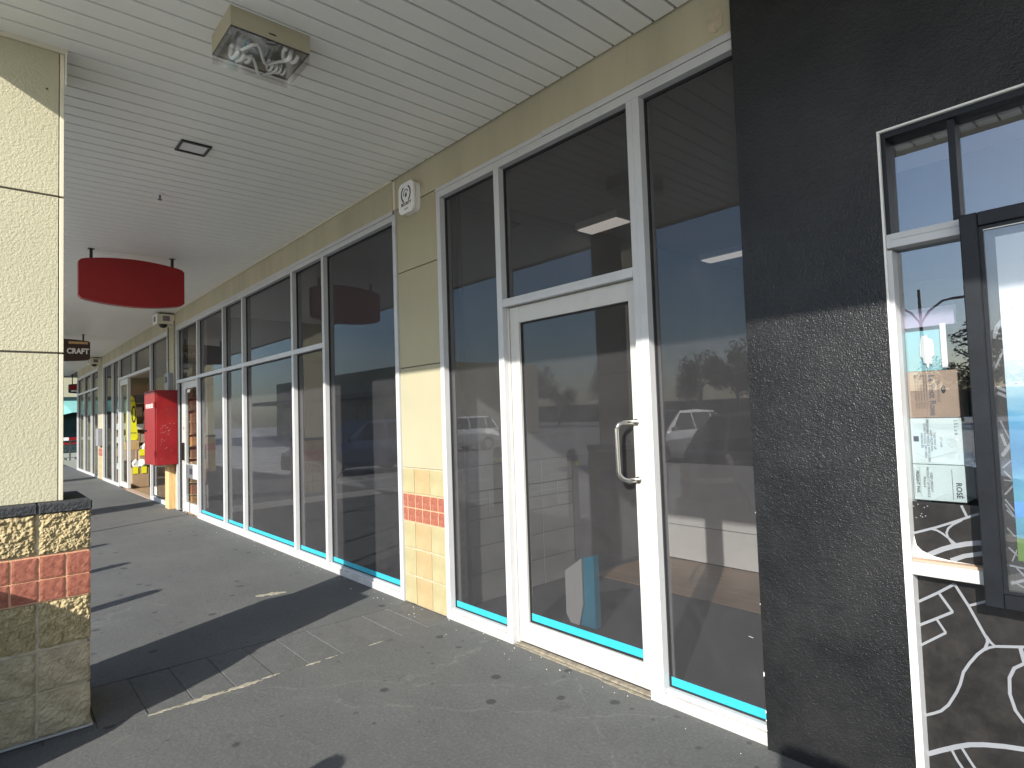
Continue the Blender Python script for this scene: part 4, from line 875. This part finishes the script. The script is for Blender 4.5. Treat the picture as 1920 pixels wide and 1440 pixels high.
def car(name, x, y, rot, paint, label, L=4.3, Wd=1.75, H=1.56):
    t = thing(name, (x, y, -.12), label, 'car', 'cars in the car park'); t.rotation_euler = (0, 0, rot)
    st = [  # s, half width factor, deck height, roof height (or None)
        (0, .80, .72), (.03, .90, .80), (.12, .97, .93), (.22, 1, .98), (.30, 1, 1.00), (.5, 1, .99), (.7, 1, .97), (.84, .97, .90), (.94, .90, .80), (1, .80, .66)]
    bm = bmesh.new(); rings = []
    for s, w, d in st:
        X = (s - .5) * L; hw = Wd / 2 * w
        rings.append([bm.verts.new((X, sg_ * yy, z)) for sg_, yy, z in ((-1, hw * .92, .26), (-1, hw, .42), (-1, hw, d - .22), (-1, hw * .93, d), (1, hw * .93, d), (1, hw, d - .22), (1, hw, .42), (1, hw * .92, .26))])
    for A, B_ in zip(rings, rings[1:]):
        for k in range(8): bm.faces.new((A[k], A[(k + 1) % 8], B_[(k + 1) % 8], B_[k]))
    bm.faces.new(rings[0]); bm.faces.new(rings[-1][::-1])
    b = MB(); b.bm.free(); b.bm = bm
    def add(b, nm, m, par=None, smooth=False):
        o = b.build(nm, m, None, smooth, origin=(0, 0, 0)); o.parent = par or t; o.location = (0, 0, 0); return o
    body = add(b, 'body', paint)
    # cabin
    prof = [(.03, .90), (.07, 1.26), (.13, H - .05), (.34, H), (.52, H - .02), (.64, 1.24), (.74, .96)]
    b = MB(); bm = b.bm; Lf = []; 
    for s, z in prof:
        X = (s - .5) * L; hw = Wd / 2 * (.90 - .22 * max(0, (z - .92)) / (H - .92)); Lf.append((bm.verts.new((X, -hw, z)), bm.verts.new((X, hw, z))))
    for (a, c), (d, e) in zip(Lf, Lf[1:]): bm.faces.new((a, c, e, d))
    bm.faces.new([a for a, c in Lf]); bm.faces.new([c for a, c in Lf][::-1]); bm.faces.new((Lf[0][0], Lf[-1][0], Lf[-1][1], Lf[0][1]))
    add(b, 'cabin', paint)
    for sgn in (-1, 1):
        for (s0, s1, t0, t1) in ((.06, .18, .12, .18), (.195, .40, .195, .40), (.415, .66, .415, .535)):
            b = MB(); z0, z1 = .99, H - .09
            def q(s, z): return ((s - .5) * L, sgn * (Wd / 2 * (.90 - .22 * (z - .92) / (H - .92)) + .006), z)
            f = [q(s0, z0), q(s1, z0), q(t1, z1), q(t0, z1)]
            vs = [b.bm.verts.new(p_) for p_ in f] + [b.bm.verts.new((p_[0], p_[1] - sgn * .012, p_[2])) for p_ in f]
            b.bm.faces.new(vs[:4]); b.bm.faces.new(vs[4:][::-1])
            for k in range(4): b.bm.faces.new((vs[k], vs[(k + 1) % 4], vs[4 + (k + 1) % 4], vs[4 + k]))
            add(b, 'side_window', 'car_glass')
        for s in (.2, .81):
            b = MB(); X = (s - .5) * L; b.cyl((X, sgn * (Wd / 2 - .19), .31), (X, sgn * (Wd / 2 + .005), .31), .31, seg=24); wh = add(b, 'wheel', 'tyre')
            b = MB(); b.cyl((X, sgn * (Wd / 2), .31), (X, sgn * (Wd / 2 + .012), .31), .20, seg=20); add(b, 'rim', 'chrome', wh)
        b = MB(); b.box(.32 * L - .0, .32 * L + .12, sgn * (Wd / 2 + .02), sgn * (Wd / 2 + .16), .98, 1.1, bevel=.02)
        for v in b.bm.verts: v.co.x -= .12 * L
        add(b, 'mirror', paint)
        b = MB(); b.box(.497 * L - .06, .497 * L - .0, sgn * .45, sgn * .68, .60, .72); add(b, 'headlight', 'chrome')
        b = MB(); b.box(-.50 * L - .004, -.49 * L + .05, sgn * .45, sgn * .68, .66, .80); add(b, 'tail_light', 'red')
    def screen(nm, i0, i1):
        b = MB(); pr = [prof[i0], prof[i1]]; v = []
        for (s, z) in pr:
            X = (s - .5) * L; hw = Wd / 2 * (.82 - .22 * max(0, (z - .92)) / (H - .92)); v.append(((X, -hw, z), (X, hw, z)))
        off = Vector((.012 if i0 > 3 else -.012, 0, .006)); f = [Vector(v[0][0]), Vector(v[0][1]), Vector(v[1][1]), Vector(v[1][0])]
        vs = [b.bm.verts.new(p_ + off) for p_ in f] + [b.bm.verts.new(p_) for p_ in f]
        b.bm.faces.new(vs[:4]); b.bm.faces.new(vs[4:][::-1])
        for k in range(4): b.bm.faces.new((vs[k], vs[(k + 1) % 4], vs[4 + (k + 1) % 4], vs[4 + k]))
        add(b, nm, 'car_glass')
    screen('windscreen', 5, 6); screen('windscreen', 4, 5); screen('rear_window', 0, 1)
    return t
car('parked_car', -3.05, -5.9, R(0), 'silver_car', 'silver hatchback parked side on behind the viewer')
car('parked_car', -16.3, -5.75, R(88), 'blue_car', 'dark blue car parked nose in beyond the pillars')
car('parked_car', -10.4, -12.5, R(92), 'white_car', 'white car parked in the second row')
car('parked_car', -21.8, -13, R(90), 'silver_car', 'silver car parked far along the second row')
car('parked_car', 4.0, -12.8, R(90), 'white_car', 'white car parked opposite the poster case', H=1.55)

lp = thing('street_lamp', (-8.2, -30, -.1), 'two armed red brown lamp post in the car park', 'street lamp')
b = MB(); b.cyl((-8.2, -30, -.1), (-8.2, -30, 6.6), .10, .06); b.build('pole', 'pole', lp)
for s_ in (-1, 1):
    b = MB(); b.tube([(-8.2, -30, 5.0), (-8.2 + s_ * .35, -30, 5.55), (-8.2 + s_ * .9, -30, 5.95), (-8.2 + s_ * 1.3, -30, 6.0)], .05, 8); b.box(-8.2 + s_ * 1.25, -8.2 + s_ * 1.8, -30.12, -29.88, 5.95, 6.04); b.build('lamp_arm', 'pole', lp)
def tree_protos():
    protos = []
    for v in range(3):
        rnd = random.Random(50 + v); t = thing('gum_tree', (0, 0, 0), 'x', 'tree', 'gum trees beyond the car park')
        b = MB(); b.cyl((0, 0, 0), (.1, 0, 3.2), .22, .13, seg=9)
        tips = []
        for k in range(7):
            a = k * .9; z = 1.8 + rnd.random() * 1.4; p_ = Vector((.05, 0, z)); e = p_ + Vector((math.cos(a) * rnd.uniform(1, 2.3), math.sin(a) * rnd.uniform(1, 2.3), rnd.uniform(.8, 2.4))); b.cyl(p_, e, .08, .03, seg=6); tips.append(e)
        b.build('trunk', 'leaf_bark', t, origin=(0, 0, 0))
        bm = bmesh.new()
        cl = [(e + Vector((rnd.gauss(0, .4), rnd.gauss(0, .4), rnd.gauss(0, .3))), rnd.uniform(.6, 1.3)) for e in tips for _ in range(3)]
        for c_, r_ in cl:
            for _ in range(170):
                d = Vector((rnd.gauss(0, 1), rnd.gauss(0, 1), rnd.gauss(0, 1))).normalized() * r_ * rnd.random() ** .4; p_ = c_ + d * Vector((1, 1, .7)).length / 1.6
                u = Vector((rnd.gauss(0, 1), rnd.gauss(0, 1), rnd.gauss(0, 1))).normalized() * rnd.uniform(.08, .2); w = u.orthogonal().normalized() * rnd.uniform(.04, .08)
                bm.faces.new([bm.verts.new(p_ - u), bm.verts.new(p_ + w), bm.verts.new(p_ + u), bm.verts.new(p_ - w)])
        b = MB(); b.bm.free(); b.bm = bm; b.build('crown', 'leaf', t, origin=(0, 0, 0)); protos.append(t)
    return protos
TP = tree_protos(); rnd = random.Random(77)
spots = [(-86 + i * 4.6 + rnd.uniform(-1.5, 1.5), -52 + rnd.uniform(-6, 6)) for i in range(26)]
for i, (x, y) in enumerate(spots):
    s = rnd.uniform(.8, 1.3); P_ = TP[i % 3]
    o = P_ if i < 3 else copy_tree(P_, (x, y, -.1)); o.location = (x, y, -.1); o.scale = (s, s, s * .95); o.rotation_euler = (0, 0, rnd.uniform(0, 6))
    o['label'] = 'gum tree in the row across the car park'
hd = tag(part('hedge_bank', mat('scrub_bank', (.03, .045, .02), .9, var=.5, vscale=2, bump=1, bscale=6), None, (-120, 70, -75, -66, -.1, 2.4)), kind='structure')
# cream shops across the car park and the far end of the walkway
ob = thing('shop_building', (-48, -22, 0), 'cream flat roofed shops across the car park', 'building')
part('wall', 'cream', ob, (-62, -34, -30, -20, -.1, 5.2)); part('awning', 'charcoal', ob, (-62, -33.4, -20, -17.6, 3.0, 3.3))
for k in range(6): part('window', 'dark_teal', ob, (-60.5 + k * 4.4, -57.6 + k * 4.4, -19.99, -19.95, .3, 2.7))
for k in range(5): part('vent', 'ink_soft', ob, (-59 + k * 5, -58.5 + k * 5, -19.99, -19.95, 4.0, 4.4))
eb = thing('shop_building', (-46, 2, 0), 'dark glazed building with a teal awning at the far end of the walkway', 'building')
part('wall', 'dark_teal', eb, (-50, -45, -9, 12, -.02, 2.5)); part('upper_wall', 'cream', eb, (-50, -44.9, -9, 12, 3.35, 5.5)); part('fascia', 'dark_teal', eb, (-50, -44.95, -9, 12, 2.5, 3.35))
b = MB(); n_ = 40; top = [(-9 + i * .525, 3.1) for i in range(n_ + 1)]
for i in range(n_):
    y0_, y1_ = -9 + i * .525, -9 + (i + 1) * .525; za, zb = 2.3 + .12 * math.sin(i * 1.3), 2.3 + .12 * math.sin((i + 1) * 1.3)
    v = [b.bm.verts.new(p_) for p_ in ((-44.9, y0_, 3.12), (-44.9, y1_, 3.12), (-43.6, y1_, zb), (-43.6, y0_, za))] ; b.bm.faces.new(v)
    v = [b.bm.verts.new(p_) for p_ in ((-44.9, y0_, 3.08), (-44.9, y1_, 3.08), (-43.64, y1_, zb - .02), (-43.64, y0_, za - .02))] ; b.bm.faces.new(v[::-1])
b.build('awning', 'teal', eb)
tb = thing('trolley_bay', (-35, .6, 0), 'red and white railed trolley bay at the end of the walkway', 'trolley bay')
part('top_rail', 'red', tb, (-34.05, -34, .45, 2.4, .92, 1.06)); part('top_rail', 'white', tb, (-34.05, -34, -1.5, .449, .92, 1.06)); part('mid_rail', 'red', tb, (-34.04, -34.01, -1.5, 2.4, .74, .82))
for yy in (-1.5, -.5, .5, 1.5, 2.4): part('post', 'chrome', tb, (-34.06, -34.0, yy - .03, yy + .03, 0, .92))
for k in range(3):
    tr = thing('shopping_trolley', (-34.8, -.9 + k * .75, 0), ['left shopping trolley in the far bay', 'middle shopping trolley in the far bay', 'right shopping trolley in the far bay'][k], 'trolley', 'trolleys in the bay')
    yy = -.9 + k * .75; b = MB()
    for i in range(7): b.cyl((-35.2, yy - .24 + i * .08, .45), (-34.5, yy - .24 + i * .08, .40), .008, seg=5); b.cyl((-34.5, yy - .24 + i * .08, .40), (-34.4, yy - .26 + i * .087, .9), .008, seg=5)
    for z in (.5, .62, .75, .9): b.cyl((-34.4, yy - .27, z), (-34.4, yy + .27, z), .008, seg=5); b.cyl((-35.2, yy - .25, z), (-34.4, yy - .27, z), .008, seg=5); b.cyl((-35.2, yy + .25, z), (-34.4, yy + .27, z), .008, seg=5)
    b.build('basket', 'chrome', tr)
    for sx_ in (-34.5, -35.1):
        for sy_ in (-.2, .2): w_ = MB(); w_.cyl((sx_, yy + sy_ - .015, .06), (sx_, yy + sy_ + .015, .06), .06, seg=12); w_.build('wheel', 'tyre', tr)
    b = MB(); b.tube([(-35.15, yy - .2, .08), (-34.5, yy - .2, .12), (-34.5, yy + .2, .12), (-35.15, yy + .2, .08)], .012, 6); b.build('chassis', 'chrome', tr)
ps = thing('sign_shadow_caster', (.36, -3.25, 0), 'added unseen sign behind the viewer, casting the shadow at the black wall foot', 'sign')  # unseen sign added to stand in for the viewer's shadow at the wall foot
b = MB(); b.cyl((.36, -3.25, 0), (.36, -3.25, 1.84), .028); b.build('post', 'chrome', ps); b = MB(); b.poly_prism([(.20, 1.40), (.52, 1.40), (.52, 1.83), (.48, 1.87), (.24, 1.87), (.20, 1.83)], 'y', -3.29, -3.285); b.build('sign_plate', 'white', ps)  # post and plate of the added unseen sign, there to cast the shadow
# dry leaves and grit against the walls
rnd = random.Random(31); b = MB()
for i in range(110):
    x = rnd.uniform(-12, -1.2); y = -.01 - abs(rnd.gauss(0, .10)) if i < 130 else rnd.uniform(-2.4, -.1)
    s = rnd.uniform(.0012, .0032); a = rnd.uniform(0, 6)
    b.poly_prism([(x + s * math.cos(a + k * 1.57) * (1.6 if k % 2 else 1), y + s * math.sin(a + k * 1.57)) for k in range(4)], 'z', .0003, .002 + s * .3)
tag(b.build('grit', 'offwhite'), kind='stuff')
